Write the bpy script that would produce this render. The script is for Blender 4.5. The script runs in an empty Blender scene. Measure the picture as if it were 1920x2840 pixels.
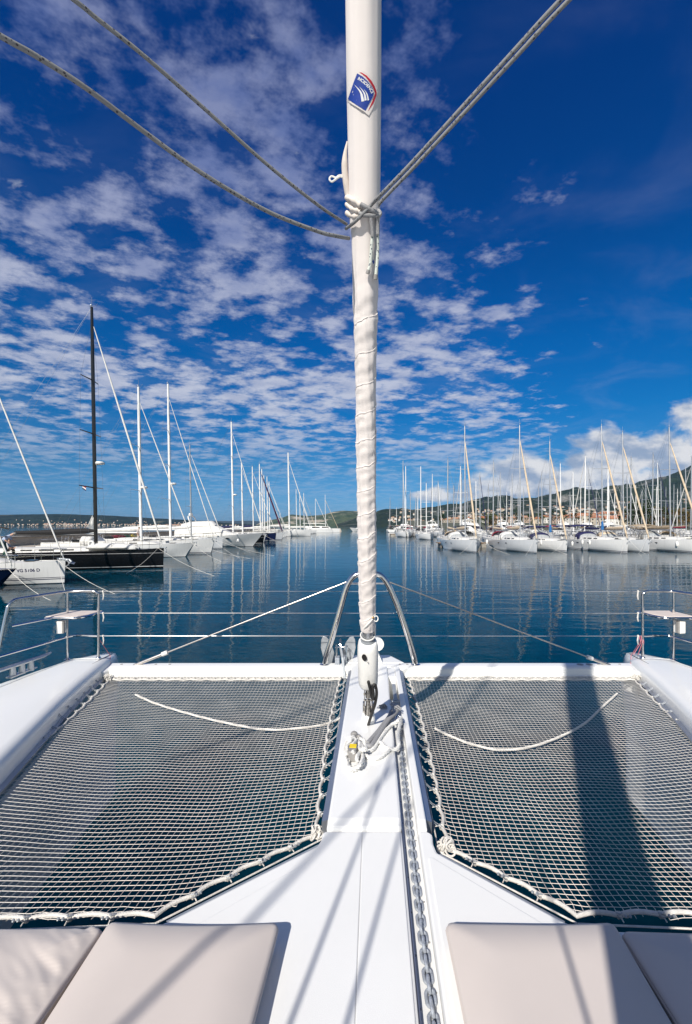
import bpy, bmesh, math, random
from mathutils import Vector, Matrix, noise
R = math.radians
random.seed(7)
scene = bpy.context.scene
COL = scene.collection
F, U0, V0, CZ = 1262.0, 960.0, 1457.0, 3.2      # lens in photo pixels, principal column, horizon row, eye height above the water
YAW = 0.062                                     # own boat's heading against the camera axis

def P(u, v, z):                                 # point on the level plane z seen at photo pixel (u, v)
    y = (CZ - z) * F / (v - V0)
    return Vector(((u - U0) * y / F, y, z))
def D(u, v, y):                                 # point at depth y seen at photo pixel (u, v)
    return Vector(((u - U0) * y / F, y, CZ - (v - V0) * y / F))
def S(xb, y, z): return Vector((xb + YAW * y, y, z))   # own boat's frame

# ------------------------------------------------------------------ materials
def mat(name, col, rough=0.5, metal=0.0, var=0.0, vscale=4.0, bump=0.0, bscale=40.0, spec=None, coat=0.0, coord='Object', col2=None, trans=0.0, sheen=0.0):
    m = bpy.data.materials.new(name); m.use_nodes = True
    nt = m.node_tree; b = nt.nodes['Principled BSDF']
    b.inputs['Base Color'].default_value = (*col, 1); b.inputs['Roughness'].default_value = rough
    b.inputs['Metallic'].default_value = metal
    if spec is not None: b.inputs['Specular IOR Level'].default_value = spec
    if coat: b.inputs['Coat Weight'].default_value = coat; b.inputs['Coat Roughness'].default_value = 0.05
    if trans: b.inputs['Transmission Weight'].default_value = trans
    if sheen: b.inputs['Sheen Weight'].default_value = sheen
    tc = nt.nodes.new('ShaderNodeTexCoord')
    if var or col2:
        n = nt.nodes.new('ShaderNodeTexNoise'); n.inputs['Scale'].default_value = vscale; n.inputs['Detail'].default_value = 5
        nt.links.new(tc.outputs[coord], n.inputs['Vector'])
        r = nt.nodes.new('ShaderNodeValToRGB')
        c2 = col2 if col2 else tuple(c * (1 - var) for c in col)
        r.color_ramp.elements[0].position = 0.35; r.color_ramp.elements[1].position = 0.68
        r.color_ramp.elements[0].color = (*c2, 1); r.color_ramp.elements[1].color = (*col, 1)
        nt.links.new(n.outputs['Fac'], r.inputs['Fac']); nt.links.new(r.outputs['Color'], b.inputs['Base Color'])
    if bump:
        n2 = nt.nodes.new('ShaderNodeTexNoise'); n2.inputs['Scale'].default_value = bscale; n2.inputs['Detail'].default_value = 3
        nt.links.new(tc.outputs[coord], n2.inputs['Vector'])
        bp = nt.nodes.new('ShaderNodeBump'); bp.inputs['Strength'].default_value = bump; bp.inputs['Distance'].default_value = 0.01
        nt.links.new(n2.outputs['Fac'], bp.inputs['Height']); nt.links.new(bp.outputs['Normal'], b.inputs['Normal'])
    return m
def fleck_mat(name, col, dark, scale, thr):
    m = mat(name, col, 0.75, bump=0.25, bscale=500)
    nt = m.node_tree; b = nt.nodes['Principled BSDF']; tc = [n for n in nt.nodes if n.type == 'TEX_COORD'][0]
    v = nt.nodes.new('ShaderNodeTexVoronoi'); v.inputs['Scale'].default_value = scale
    nt.links.new(tc.outputs['Object'], v.inputs['Vector'])
    r = nt.nodes.new('ShaderNodeValToRGB'); r.color_ramp.interpolation = 'CONSTANT'
    r.color_ramp.elements[0].color = (*dark, 1); r.color_ramp.elements[1].position = thr; r.color_ramp.elements[1].color = (*col, 1)
    nt.links.new(v.outputs['Distance'], r.inputs['Fac']); nt.links.new(r.outputs['Color'], b.inputs['Base Color'])
    return m
M = {}
M['gel'] = mat('white_gelcoat', (0.84, 0.84, 0.82), 0.28, var=0.03, vscale=1.3, coat=0.25)
M['deckw'] = mat('white_nonskid', (0.79, 0.79, 0.775), 0.55, var=0.035, vscale=2.2, bump=0.12, bscale=420)
M['steel'] = mat('polished_stainless', (0.72, 0.71, 0.70), 0.13, 1.0, var=0.12, vscale=9)
M['rod'] = mat('rod_stainless', (0.62, 0.58, 0.54), 0.32, 1.0, var=0.12, vscale=9)
M['alu'] = mat('anodised_aluminium', (0.55, 0.57, 0.60), 0.38, 0.9, var=0.1, vscale=6)
M['galv'] = mat('galvanised_steel', (0.46, 0.50, 0.56), 0.55, 0.25, var=0.35, vscale=60, bump=0.4, bscale=160)
M['galv2'] = mat('galvanised_plate', (0.42, 0.45, 0.48), 0.5, 0.4, var=0.2, vscale=20)
M['cord'] = mat('net_cord', (0.68, 0.645, 0.60), 0.8, var=0.22, vscale=5)
M['rope'] = mat('white_rope', (0.78, 0.75, 0.70), 0.85, var=0.18, vscale=30, bump=0.7, bscale=210)
M['ropew'] = mat('clean_white_rope', (0.80, 0.79, 0.76), 0.8, var=0.14, vscale=40, bump=0.4, bscale=300)
M['ropeg'] = mat('grey_braid', (0.36, 0.36, 0.37), 0.8, var=0.35, vscale=140, bump=0.3, bscale=400)
M['sheet'] = fleck_mat('grey_flecked_sheet', (0.21, 0.215, 0.22), (0.05, 0.05, 0.06), 75, 0.26)
M['sheetw'] = fleck_mat('pale_flecked_sheet', (0.62, 0.66, 0.60), (0.08, 0.10, 0.14), 75, 0.24)
M['black'] = mat('black_rubber', (0.016, 0.015, 0.015), 0.55, var=0.3, vscale=30)
M['cushion'] = mat('beige_cushion_fabric', (0.59, 0.525, 0.485), 0.9, var=0.06, vscale=3.0, bump=0.06, bscale=1100, sheen=0.15)
M['plasticw'] = mat('white_plastic', (0.80, 0.79, 0.76), 0.35, var=0.03, vscale=6)
M['plasticg'] = mat('grey_plastic', (0.30, 0.29, 0.28), 0.5, var=0.2, vscale=20)
M['yellow'] = mat('yellow_sticker', (0.85, 0.62, 0.02), 0.5, var=0.1, vscale=40)
M['seat'] = mat('pale_seat_plastic', (0.70, 0.61, 0.55), 0.55, var=0.1, vscale=12)
M['pink'] = mat('pink_cord', (0.65, 0.22, 0.26), 0.8, var=0.2, vscale=60)
M['blue'] = mat('logo_blue', (0.012, 0.05, 0.33), 0.45, var=0.25, vscale=30)
M['red'] = mat('logo_red', (0.55, 0.02, 0.04), 0.5, var=0.15, vscale=30)
M['white'] = mat('logo_white', (0.78, 0.78, 0.78), 0.6, var=0.04, vscale=20)
M['brass'] = mat('brass', (0.7, 0.42, 0.14), 0.3, 1.0, var=0.2, vscale=30)

# ------------------------------------------------------------------ mesh builder
class MB:
    def __init__(s): s.v = []; s.f = []; s.mi = []; s.cur = 0
    def add(s, vs, fs):
        o = len(s.v); s.v += [Vector(p) for p in vs]
        for f in fs: s.f.append([i + o for i in f]); s.mi.append(s.cur)
        return s
    def poly(s, pts): return s.add(pts, [list(range(len(pts)))])
    def box(s, c, d, rz=0.0, top=1.0):
        x, y, z = (k / 2 for k in d); ca, sa = math.cos(rz), math.sin(rz); vs = []
        for dz in (-1, 1):
            t = top if dz > 0 else 1
            for dx, dy in ((-1, -1), (1, -1), (1, 1), (-1, 1)):
                px, py = dx * x * t, dy * y * t
                vs.append((c[0] + px * ca - py * sa, c[1] + px * sa + py * ca, c[2] + dz * z))
        return s.add(vs, [[3, 2, 1, 0], [4, 5, 6, 7], [0, 1, 5, 4], [1, 2, 6, 5], [2, 3, 7, 6], [3, 0, 4, 7]])
    def prism(s, poly, z0, z1):                 # poly counter-clockwise in x, y
        n = len(poly); a = sum(poly[i][0] * poly[(i + 1) % n][1] - poly[(i + 1) % n][0] * poly[i][1] for i in range(n))
        if a < 0: poly = poly[::-1]
        vs = [(p[0], p[1], z0) for p in poly] + [(p[0], p[1], z1) for p in poly]
        fs = [list(range(n))[::-1], [n + i for i in range(n)]] + [[i, (i + 1) % n, n + (i + 1) % n, n + i] for i in range(n)]
        return s.add(vs, fs)
    def tube(s, path, r, n=8, cap=True, phase=0.0):
        path = [Vector(p) for p in path]; k = len(path)
        rs = r if isinstance(r, (list, tuple)) else [r] * k
        t = [(path[min(i + 1, k - 1)] - path[max(i - 1, 0)]).normalized() for i in range(k)]
        ref = Vector((0, 0, 1)) if abs(t[0].z) < 0.9 else Vector((0, 1, 0))
        nrm = t[0].cross(ref).normalized(); vs = []; fs = []
        for i in range(k):
            if i:
                nrm = nrm - t[i] * nrm.dot(t[i])
                nrm = nrm.normalized() if nrm.length > 1e-6 else t[i].orthogonal().normalized()
            b = t[i].cross(nrm)
            for j in range(n):
                a = 2 * math.pi * j / n + phase
                vs.append(path[i] + (nrm * math.cos(a) + b * math.sin(a)) * rs[i])
        for i in range(k - 1):
            for j in range(n):
                j2 = (j + 1) % n
                fs.append([i * n + j, (i + 1) * n + j, (i + 1) * n + j2, i * n + j2])
        if cap and n > 2:
            fs.append(list(range(n))); fs.append([(k - 1) * n + j for j in range(n)][::-1])
        return s.add(vs, fs)
    def loft(s, rings, closed=True, cap=True):
        n = len(rings[0]); vs = [p for r in rings for p in r]; fs = []
        for i in range(len(rings) - 1):
            for j in range(n if closed else n - 1):
                j2 = (j + 1) % n
                fs.append([i * n + j, i * n + j2, (i + 1) * n + j2, (i + 1) * n + j])
        if cap and closed:
            fs.append(list(range(n))[::-1]); fs.append([(len(rings) - 1) * n + j for j in range(n)])
        return s.add(vs, fs)
    def lathe(s, prof, c, n=20):
        return s.loft([[(c[0] + r * math.cos(2 * math.pi * j / n), c[1] + r * math.sin(2 * math.pi * j / n), c[2] + z) for j in range(n)] for r, z in prof])
    def ball(s, c, r, n=10, sq=(1, 1, 1)):
        rings = []
        for i in range(n // 2 + 1):
            a = -math.pi / 2 + math.pi * i / (n // 2); rr = max(math.cos(a), 0.02)
            rings.append([(c[0] + r * sq[0] * rr * math.cos(2 * math.pi * j / n), c[1] + r * sq[1] * rr * math.sin(2 * math.pi * j / n), c[2] + r * sq[2] * math.sin(a)) for j in range(n)])
        return s.loft(rings)
    def build(s, name, m, parent=None, smooth=False, bevel=0.0, origin=None, segs=2, flat_angle=None):
        me = bpy.data.meshes.new(name)
        o = Vector(origin) if origin is not None else Vector((0, 0, 0))
        me.from_pydata([tuple(p - o) for p in s.v], [], s.f)
        ms = m if isinstance(m, (list, tuple)) else [m]
        for k in ms: me.materials.append(k)
        if len(ms) > 1: me.polygons.foreach_set('material_index', s.mi)
        bm = bmesh.new(); bm.from_mesh(me); bmesh.ops.recalc_face_normals(bm, faces=bm.faces); bm.to_mesh(me); bm.free()
        if smooth:
            me.polygons.foreach_set('use_smooth', [True] * len(me.polygons))
            me.set_sharp_from_angle(angle=R(flat_angle if flat_angle else 40))
        ob = bpy.data.objects.new(name, me); COL.objects.link(ob)
        if parent is not None: ob.parent = parent
        elif origin is not None: ob.location = o
        if bevel:
            b = ob.modifiers.new('edge_round', 'BEVEL'); b.width = bevel; b.segments = segs; b.limit_method = 'ANGLE'; b.angle_limit = R(35)
        return ob
def build_each(mb, name, m, parent=None, **kw):   # one object for every separate piece in the builder
    par = list(range(len(mb.v)))
    def fd(i):
        while par[i] != i: par[i] = par[par[i]]; i = par[i]
        return i
    for f in mb.f:
        for k in f[1:]: par[fd(k)] = fd(f[0])
    groups = {}
    for f in mb.f: groups.setdefault(fd(f[0]), []).append(f)
    out = []
    for fs in groups.values():
        used = sorted({k for f in fs for k in f}); mp_ = {k: i for i, k in enumerate(used)}
        q = MB(); q.add([mb.v[k] for k in used], [[mp_[k] for k in f] for f in fs]); out.append(q.build(name, m, parent, **kw))
    return out
def tag(o, label=None, cat=None, group=None, kind=None):
    if label: o['label'] = label
    if cat: o['category'] = cat
    if group: o['group'] = group
    if kind: o['kind'] = kind
    return o
def thing(name, label, cat, loc=(0, 0, 0), rz=0.0, group=None):
    o = bpy.data.objects.new(name, None); COL.objects.link(o); o.location = loc; o.rotation_euler = (0, 0, rz); o.empty_display_size = 0.2
    return tag(o, label, cat, group)
def arc(pts, n=6):                              # Catmull-Rom through points
    pts = [Vector(p) for p in pts]; q = [pts[0] * 2 - pts[1]] + pts + [pts[-1] * 2 - pts[-2]]; out = []
    for i in range(1, len(q) - 2):
        a, b, c, d = q[i - 1], q[i], q[i + 1], q[i + 2]
        for k in range(n):
            t = k / n
            out.append(0.5 * ((2 * b) + (c - a) * t + (2 * a - 5 * b + 4 * c - d) * t * t + (3 * b - a - 3 * c + d) * t ** 3))
    return out + [pts[-1]]
def resample(path, step):
    path = [Vector(p) for p in path]; out = [path[0]]; acc = 0.0
    for a, b in zip(path, path[1:]):
        L = (b - a).length; pos = step - acc
        while pos < L: out.append(a.lerp(b, pos / L)); pos += step
        acc = (acc + L) % step if L else acc
    return out + [path[-1]]
def laid(mb, path, r, pitch=None, n=5):         # three-strand laid rope
    pitch = pitch or r * 6; path = resample(path, r * 0.9); k = len(path)
    t = [(path[min(i + 1, k - 1)] - path[max(i - 1, 0)]).normalized() for i in range(k)]
    nrm = t[0].orthogonal().normalized(); fr = []
    for i in range(k):
        nrm = nrm - t[i] * nrm.dot(t[i]); nrm = nrm.normalized() if nrm.length > 1e-6 else t[i].orthogonal().normalized()
        fr.append((nrm.copy(), t[i].cross(nrm)))
    for s_ in range(3):
        pp = []
        for i in range(k):
            a = 2 * math.pi * (s_ / 3 + i * r * 0.9 / pitch)
            pp.append(path[i] + (fr[i][0] * math.cos(a) + fr[i][1] * math.sin(a)) * r * 0.5)
        mb.tube(pp, r * 0.56, n)
SKY_SAT, SKY_VAL, SKY_HUE, SKY_OFF = 1.35, 1.0, 0.5, (3.7, 1.9, 0)
WAVE = 0.35
HAZE = 0.00002
# ------------------------------------------------------------------ camera, sun, sky
cam_d = bpy.data.cameras.new('camera'); cam = bpy.data.objects.new('camera', cam_d); COL.objects.link(cam)
cam.location = (0, 0, CZ); cam.rotation_euler = (R(90), 0, 0)
cam_d.sensor_fit = 'VERTICAL'; cam_d.sensor_height = 36; cam_d.lens = 36 * F / 2840; cam_d.shift_y = (V0 - 1420) / 2840
cam_d.clip_start = 0.05; cam_d.clip_end = 60000
scene.camera = cam
SUN_AZ, SUN_EL = R(23.5), R(37.5)               # light travels towards +Y, drifting right
ld = Vector((math.sin(SUN_AZ) * math.cos(SUN_EL), math.cos(SUN_AZ) * math.cos(SUN_EL), -math.sin(SUN_EL)))
sd = bpy.data.lights.new('sun', 'SUN'); sd.energy = 4.55; sd.angle = R(0.5); sd.color = (1, 0.945, 0.86)
sun = bpy.data.objects.new('sun', sd); COL.objects.link(sun); sun.rotation_euler = ld.to_track_quat('-Z', 'Y').to_euler(); sun.location = (-20, -40, 60)
scene.view_settings.view_transform = 'Standard'; scene.view_settings.look = 'None'
scene.view_settings.exposure = 0.35; scene.view_settings.gamma = 1
scene.cycles.use_denoising = True
scene.cycles.max_bounces = 8; scene.cycles.caustics_reflective = False; scene.cycles.caustics_refractive = False
scene.cycles.sample_clamp_indirect = 8

w = bpy.data.worlds.new('World'); scene.world = w; w.use_nodes = True
nt = w.node_tree; N = nt.nodes; Lk = nt.links
bg = N['Background']; bg.inputs['Strength'].default_value = 0.085
def nd(t, **kw):
    n = N.new(t)
    for k, v in kw.items(): setattr(n, k, v)
    return n
def mth(op, a, b=None, c=None, clamp=False):
    n = N.new('ShaderNodeMath'); n.operation = op; n.use_clamp = clamp
    for i, x in enumerate((a, b, c)):
        if x is None: continue
        if isinstance(x, (int, float)): n.inputs[i].default_value = x
        else: Lk.new(x, n.inputs[i])
    return n.outputs[0]
def sstep(x, lo, hi):
    n = N.new('ShaderNodeMapRange'); n.interpolation_type = 'SMOOTHSTEP'
    Lk.new(x, n.inputs['Value'])
    for nm, val in (('From Min', lo), ('From Max', hi)):
        if isinstance(val, (int, float)): n.inputs[nm].default_value = val
        else: Lk.new(val, n.inputs[nm])
    return n.outputs['Result']
def noise_w(vec, scale, detail=6, rough=0.55, dist=0.0):
    n = N.new('ShaderNodeTexNoise'); Lk.new(vec, n.inputs['Vector']); n.inputs['Scale'].default_value = scale
    n.inputs['Detail'].default_value = detail; n.inputs['Roughness'].default_value = rough; n.inputs['Distortion'].default_value = dist
    return n.outputs['Fac']
def mixc(f, a, b):
    n = N.new('ShaderNodeMix'); n.data_type = 'RGBA'
    if isinstance(f, (int, float)): n.inputs[0].default_value = f
    else: Lk.new(f, n.inputs[0])
    for i, x in ((6, a), (7, b)):
        if isinstance(x, tuple): n.inputs[i].default_value = (*x, 1)
        else: Lk.new(x, n.inputs[i])
    return n.outputs[2]
sky = nd('ShaderNodeTexSky', sky_type='NISHITA', sun_disc=False)
sky.sun_elevation = SUN_EL; sky.sun_rotation = math.pi + SUN_AZ; sky.air_density = 1.0; sky.dust_density = 0.35; sky.ozone_density = 3.0
tc = nd('ShaderNodeTexCoord'); sp = nd('ShaderNodeSeparateXYZ'); Lk.new(tc.outputs['Generated'], sp.inputs[0])
dx, dy, dz = sp.outputs
grade = nd('ShaderNodeValToRGB'); ge = grade.color_ramp.elements   # the photograph's polarised blue, by height above the horizon
for k, (p_, c_) in enumerate(((0.0, (0.22, 0.41, 0.80)), (0.031, (0.22, 0.44, 0.80)), (0.123, (0.12, 0.42, 0.68)), (0.22, (0.02, 0.40, 0.74)), (0.35, (0.0, 0.385, 0.80)), (0.54, (0.0, 0.305, 0.76)), (0.68, (0.0, 0.27, 0.76)), (1.0, (0.04, 0.26, 0.72)))):
    e_ = ge[k] if k < 2 else ge.new(p_)
    e_.position = p_; e_.color = (*c_, 1)
Lk.new(dz, grade.inputs['Fac'])
gcol = mixc(sstep(dy, -0.35, 0.25), (1.06, 0.95, 0.84), grade.outputs['Color'])   # paler towards the sun behind the camera
gmul = nd('ShaderNodeMix', data_type='RGBA', blend_type='MULTIPLY'); gmul.inputs[0].default_value = 1; Lk.new(sky.outputs[0], gmul.inputs[6]); Lk.new(gcol, gmul.inputs[7])
zc = mth('ADD', mth('MAXIMUM', dz, 0.0), 0.09)
px, py = mth('DIVIDE', dx, zc), mth('DIVIDE', dy, zc)
cv = nd('ShaderNodeCombineXYZ'); Lk.new(px, cv.inputs[0]); Lk.new(py, cv.inputs[1]); pv = cv.outputs[0]
mp = nd('ShaderNodeMapping'); Lk.new(pv, mp.inputs[0]); mp.inputs['Rotation'].default_value = (0, 0, R(-24)); mp.inputs['Scale'].default_value = (1.0, 1.12, 1); mp.inputs['Location'].default_value = SKY_OFF
cells = noise_w(mp.outputs[0], 5.6, 5, 0.62, 0.0)
big = noise_w(mp.outputs[0], 1.15, 2, 0.5)
# open blue to the right of a line that runs away from the zenith
edge = mth('SUBTRACT', px, mth('MULTIPLY_ADD', py, 0.56, -0.24))
edge = mth('ADD', edge, mth('MULTIPLY', mth('SUBTRACT', big, 0.5), 1.5))
right = sstep(edge, -0.35, 0.30)
thr = mth('ADD', mth('MULTIPLY_ADD', right, 0.30, 0.497), mth('MULTIPLY', mth('SUBTRACT', big, 0.5), -0.46))
den = sstep(cells, mth('SUBTRACT', thr, 0.085), mth('ADD', thr, 0.145))
low = sstep(dz, 0.04, 0.27)                      # the sheet thins into the horizon
den = mth('MULTIPLY', den, mth('MULTIPLY_ADD', low, 0.70, 0.12))
wisp = mth('MULTIPLY', sstep(noise_w(mp.outputs[0], 2.4, 5, 0.6, 0.6), 0.45, 0.8), 0.09)
den = mth('MAXIMUM', den, mth('MULTIPLY', wisp, low))
den = mth('MULTIPLY', den, mth('MULTIPLY_ADD', sstep(dz, 0.38, 0.72), -0.22, 1.0))
tone = noise_w(mp.outputs[0], 7.5, 4, 0.5)
hi = sstep(dz, 0.15, 0.70)
ccol = mixc(hi, (6.7, 6.9, 7.5), (2.0, 2.5, 4.8))
ccol = mixc(mth('MULTIPLY', sstep(tone, 0.38, 0.62), 0.6), mixc(0.30, ccol, (1.0, 1.6, 3.8)), mixc(0.35, ccol, (7.4, 7.4, 8.0)))
c1 = mixc(den, gmul.outputs[2], ccol)
# heaped white cloud low on the right, over the mountain
az = mth('DIVIDE', dx, mth('MAXIMUM', dy, 0.05)); el = mth('DIVIDE', dz, mth('MAXIMUM', dy, 0.05))
c2 = nd('ShaderNodeCombineXYZ'); Lk.new(mth('MULTIPLY', az, 1.0), c2.inputs[0]); Lk.new(mth('MULTIPLY', el, 1.9), c2.inputs[1])
heap = noise_w(c2.outputs[0], 6.0, 7, 0.55, 0.15)
band = mth('MULTIPLY', sstep(el, 0.03, 0.07), mth('SUBTRACT', 1.0, sstep(el, mth('MULTIPLY_ADD', az, 0.24, 0.0), mth('MULTIPLY_ADD', az, 0.42, 0.05))))
band = mth('MULTIPLY', band, sstep(az, -0.06, 0.24))
front = sstep(dy, 0.0, 0.1)
hd = mth('MULTIPLY', sstep(mth('MULTIPLY_ADD', band, 0.36, heap), 0.66, 0.80), front)
hd = mth('MULTIPLY', hd, 0.92)
htone = sstep(noise_w(c2.outputs[0], 11.0, 5, 0.55), 0.36, 0.62)
hcol = mixc(htone, (3.0, 3.7, 5.0), (7.6, 7.5, 7.5))
c3 = mixc(hd, c1, hcol)
Lk.new(c3, bg.inputs['Color'])

# ------------------------------------------------------------------ water
wm = mat('harbour_water', (0.0003, 0.036, 0.064), 0.03, spec=0.5)
nt2 = wm.node_tree; b = nt2.nodes['Principled BSDF']; b.inputs['IOR'].default_value = 1.09
b.subsurface_method = 'BURLEY'; b.inputs['Subsurface Weight'].default_value = 1.0; b.inputs['Subsurface Radius'].default_value = (0.3, 1.0, 1.2); b.inputs['Subsurface Scale'].default_value = 4.5
tcw = [n for n in nt2.nodes if n.type == 'TEX_COORD'][0]
def wl(scale, sx, sy, detail, rot=0.0, rough=0.5):
    m_ = nt2.nodes.new('ShaderNodeMapping'); m_.inputs['Scale'].default_value = (sx, sy, 1); m_.inputs['Rotation'].default_value = (0, 0, rot)
    nt2.links.new(tcw.outputs['Object'], m_.inputs[0])
    n = nt2.nodes.new('ShaderNodeTexNoise'); n.inputs['Scale'].default_value = scale; n.inputs['Detail'].default_value = detail; n.inputs['Roughness'].default_value = rough
    nt2.links.new(m_.outputs[0], n.inputs['Vector']); return n.outputs['Fac']
def m2(op, a, b_):
    n = nt2.nodes.new('ShaderNodeMath'); n.operation = op
    for i, x in enumerate((a, b_)):
        if isinstance(x, (int, float)): n.inputs[i].default_value = x
        else: nt2.links.new(x, n.inputs[i])
    return n.outputs[0]
h = m2('ADD', m2('MULTIPLY', wl(0.9, 0.55, 1.2, 2, R(12)), 0.055), m2('MULTIPLY', wl(3.2, 0.45, 1.2, 2, R(-6)), 0.014))
h = m2('ADD', h, m2('MULTIPLY', wl(0.12, 0.6, 1.0, 1, R(20)), 0.10))
h = m2('MULTIPLY', h, m2('ADD', m2('MULTIPLY', wl(0.035, 0.5, 1.3, 2, R(30)), 1.9), 0.10))
h = m2('ADD', h, m2('MULTIPLY', wl(9.0, 0.5, 1.2, 1, R(8)), 0.0022))
bp = nt2.nodes.new('ShaderNodeBump'); bp.inputs['Strength'].default_value = WAVE; bp.inputs['Distance'].default_value = 1.0
nt2.links.new(h, bp.inputs['Height']); nt2.links.new(bp.outputs['Normal'], b.inputs['Normal'])
mb = MB(); mb.poly([(-16000, -3000, 0), (16000, -3000, 0), (16000, 16000, 0), (-16000, 16000, 0)])
tag(mb.build('water', wm), 'calm blue harbour water', None, None, 'structure')

# ------------------------------------------------------------------ hills
def hill_mat(name, green, green2, rock, rockamt, sc, scar=None):
    m = mat(name, green, 0.95)
    n_ = m.node_tree; b_ = n_.nodes['Principled BSDF']; t_ = [x for x in n_.nodes if x.type == 'TEX_COORD'][0]
    b_.inputs['Specular IOR Level'].default_value = 0.1
    def nz(s_, d_, r_=0.6):
        k = n_.nodes.new('ShaderNodeTexNoise'); k.inputs['Scale'].default_value = s_; k.inputs['Detail'].default_value = d_; k.inputs['Roughness'].default_value = r_
        n_.links.new(t_.outputs['Object'], k.inputs['Vector']); return k.outputs['Fac']
    def rp(f, a, b2, p0, p1):
        k = n_.nodes.new('ShaderNodeValToRGB'); k.color_ramp.elements[0].position = p0; k.color_ramp.elements[1].position = p1
        k.color_ramp.elements[0].color = (*a, 1); k.color_ramp.elements[1].color = (*b2, 1); n_.links.new(f, k.inputs['Fac']); return k.outputs['Color']
    c = rp(nz(sc, 8), green, green2, 0.36, 0.62)
    mx = n_.nodes.new('ShaderNodeMix'); mx.data_type = 'RGBA'
    n_.links.new(rp(nz(sc * 0.45, 10, 0.68), (0, 0, 0), (1, 1, 1), 0.60 - rockamt, 0.70 - rockamt), mx.inputs[0])
    n_.links.new(c, mx.inputs[6]); mx.inputs[7].default_value = (*rock, 1)
    fine = rp(nz(sc * 6, 6, 0.7), (0.35, 0.35, 0.35), (1.0, 1.0, 1.0), 0.38, 0.60)    # single bushes and stones
    m3 = n_.nodes.new('ShaderNodeMix'); m3.data_type = 'RGBA'; m3.blend_type = 'MULTIPLY'; m3.inputs[0].default_value = 0.8; n_.links.new(mx.outputs[2], m3.inputs[6]); n_.links.new(fine, m3.inputs[7])
    out = m3.outputs[2]
    n_.links.new(out, b_.inputs['Base Color'])
    return m
def interp(prof, u):
    if u <= prof[0][0]: return prof[0][1]
    for (a, b_), (c, d) in zip(prof, prof[1:]):
        if u <= c:
            t = (u - a) / (c - a); t = t * t * (3 - 2 * t) * 0.5 + t * 0.5
            return b_ + (d - b_) * t
    return prof[-1][1]
from mathutils.bvhtree import BVHTree
SURF = {}
def hill(name, prof, ridge, base, m, rough, nx=260, ny=34, label=None):
    u0, u1 = prof[0][0], prof[-1][0]; rows = []
    for j in range(ny + 1):
        t = j / ny * 1.35; row = []
        y = base + (ridge - base) * t
        for i in range(nx + 1):
            u = u0 + (u1 - u0) * i / nx; x = (u - U0) / F * ridge * (0.86 + 0.14 * min(t, 1)) 
            h_ = (V0 - interp(prof, u)) / F * ridge + CZ
            env = math.sin(min(t, 1) * math.pi / 2) ** 0.85 if t <= 1 else max(0, 1 - (t - 1) * 1.6)
            q = Vector((x * 0.0021, y * 0.0030, 3.1))
            mid = 1 - abs(2 * min(t, 1) - 1)
            nz = (noise.fractal(q, 0.9, 2.1, 6) - 0.9 * abs(noise.noise(Vector((x * 0.0042, y * 0.0011, 9))))) * rough * h_ * mid + noise.fractal(q * 6, 0.8, 2.1, 5) * rough * 0.22 * h_ * (0.35 + mid)
            row.append((x, y, -4 + (h_ + 4) * env + nz * min(1, t * 3)))
        rows.append(row)
    mb = MB(); mb.loft(rows, closed=False, cap=False)
    SURF[name] = BVHTree.FromPolygons([tuple(p) for p in mb.v], mb.f)
    return tag(mb.build(name, m, smooth=True, flat_angle=180), label, None, None, 'structure')
def ground_at(name, x, y):
    hit = SURF[name].ray_cast(Vector((x, y, 3000)), Vector((0, 0, -1))); return hit[0].z if hit[0] is not None else None
HM1 = hill_mat('island_scrub', (0.014, 0.027, 0.026), (0.030, 0.048, 0.040), (0.16, 0.16, 0.12), 0.0, 0.012)
HM2 = hill_mat('far_hill_hazed_scrub', (0.05, 0.075, 0.095), (0.08, 0.105, 0.11), (0.20, 0.20, 0.17), 0.02, 0.008)  # distance haze mixed into the scrub colours as a blue tint
HM3 = hill_mat('mountain_scrub', (0.014, 0.028, 0.022), (0.036, 0.055, 0.036), (0.22, 0.22, 0.205), 0.06, 0.011)
HM4 = hill_mat('quarry_hill_scrub', (0.050, 0.080, 0.050), (0.10, 0.125, 0.07), (0.55, 0.48, 0.39), 0.09, 0.010)
hill('island_hill', [(-1500, 1436), (-700, 1430), (-200, 1431), (0, 1427.7), (60, 1427), (165, 1425.6), (275, 1429), (367, 1433.5), (430, 1438), (500, 1441), (580, 1447), (660, 1452), (760, 1459)], 4300, 3700, HM1, 0.10, label='low wooded island across the bay on the left')
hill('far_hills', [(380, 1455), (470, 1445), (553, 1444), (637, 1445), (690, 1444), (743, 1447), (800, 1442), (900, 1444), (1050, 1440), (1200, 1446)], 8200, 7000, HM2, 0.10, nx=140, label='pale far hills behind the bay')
hill('quarry_hill', [(700, 1459), (735, 1447), (759, 1441), (782, 1436), (809, 1427), (854, 1431), (893, 1428), (930, 1418.5), (950, 1416.5), (1000, 1418), (1060, 1420), (1150, 1424), (1300, 1440)], 4700, 3900, HM4, 0.10, nx=160, label='green hill with pale quarry scars')
hill('mountain', [(940, 1452), (1000, 1434), (1041, 1421), (1117, 1417), (1187, 1410), (1225, 1403), (1263, 1402), (1307, 1388), (1328, 1383), (1360, 1388), (1410, 1388), (1460, 1388), (1516, 1372), (1587, 1373), (1614, 1364), (1669, 1363), (1715, 1358), (1739, 1350), (1776, 1334), (1828, 1326), (1868, 1313), (1898, 1301), (1920, 1291), (2050, 1275), (2300, 1270), (2800, 1290), (3600, 1330)], 3300, 1700, HM3, 0.26, nx=520, ny=80, label='rocky scrub covered mountain rising to the right')
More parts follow.
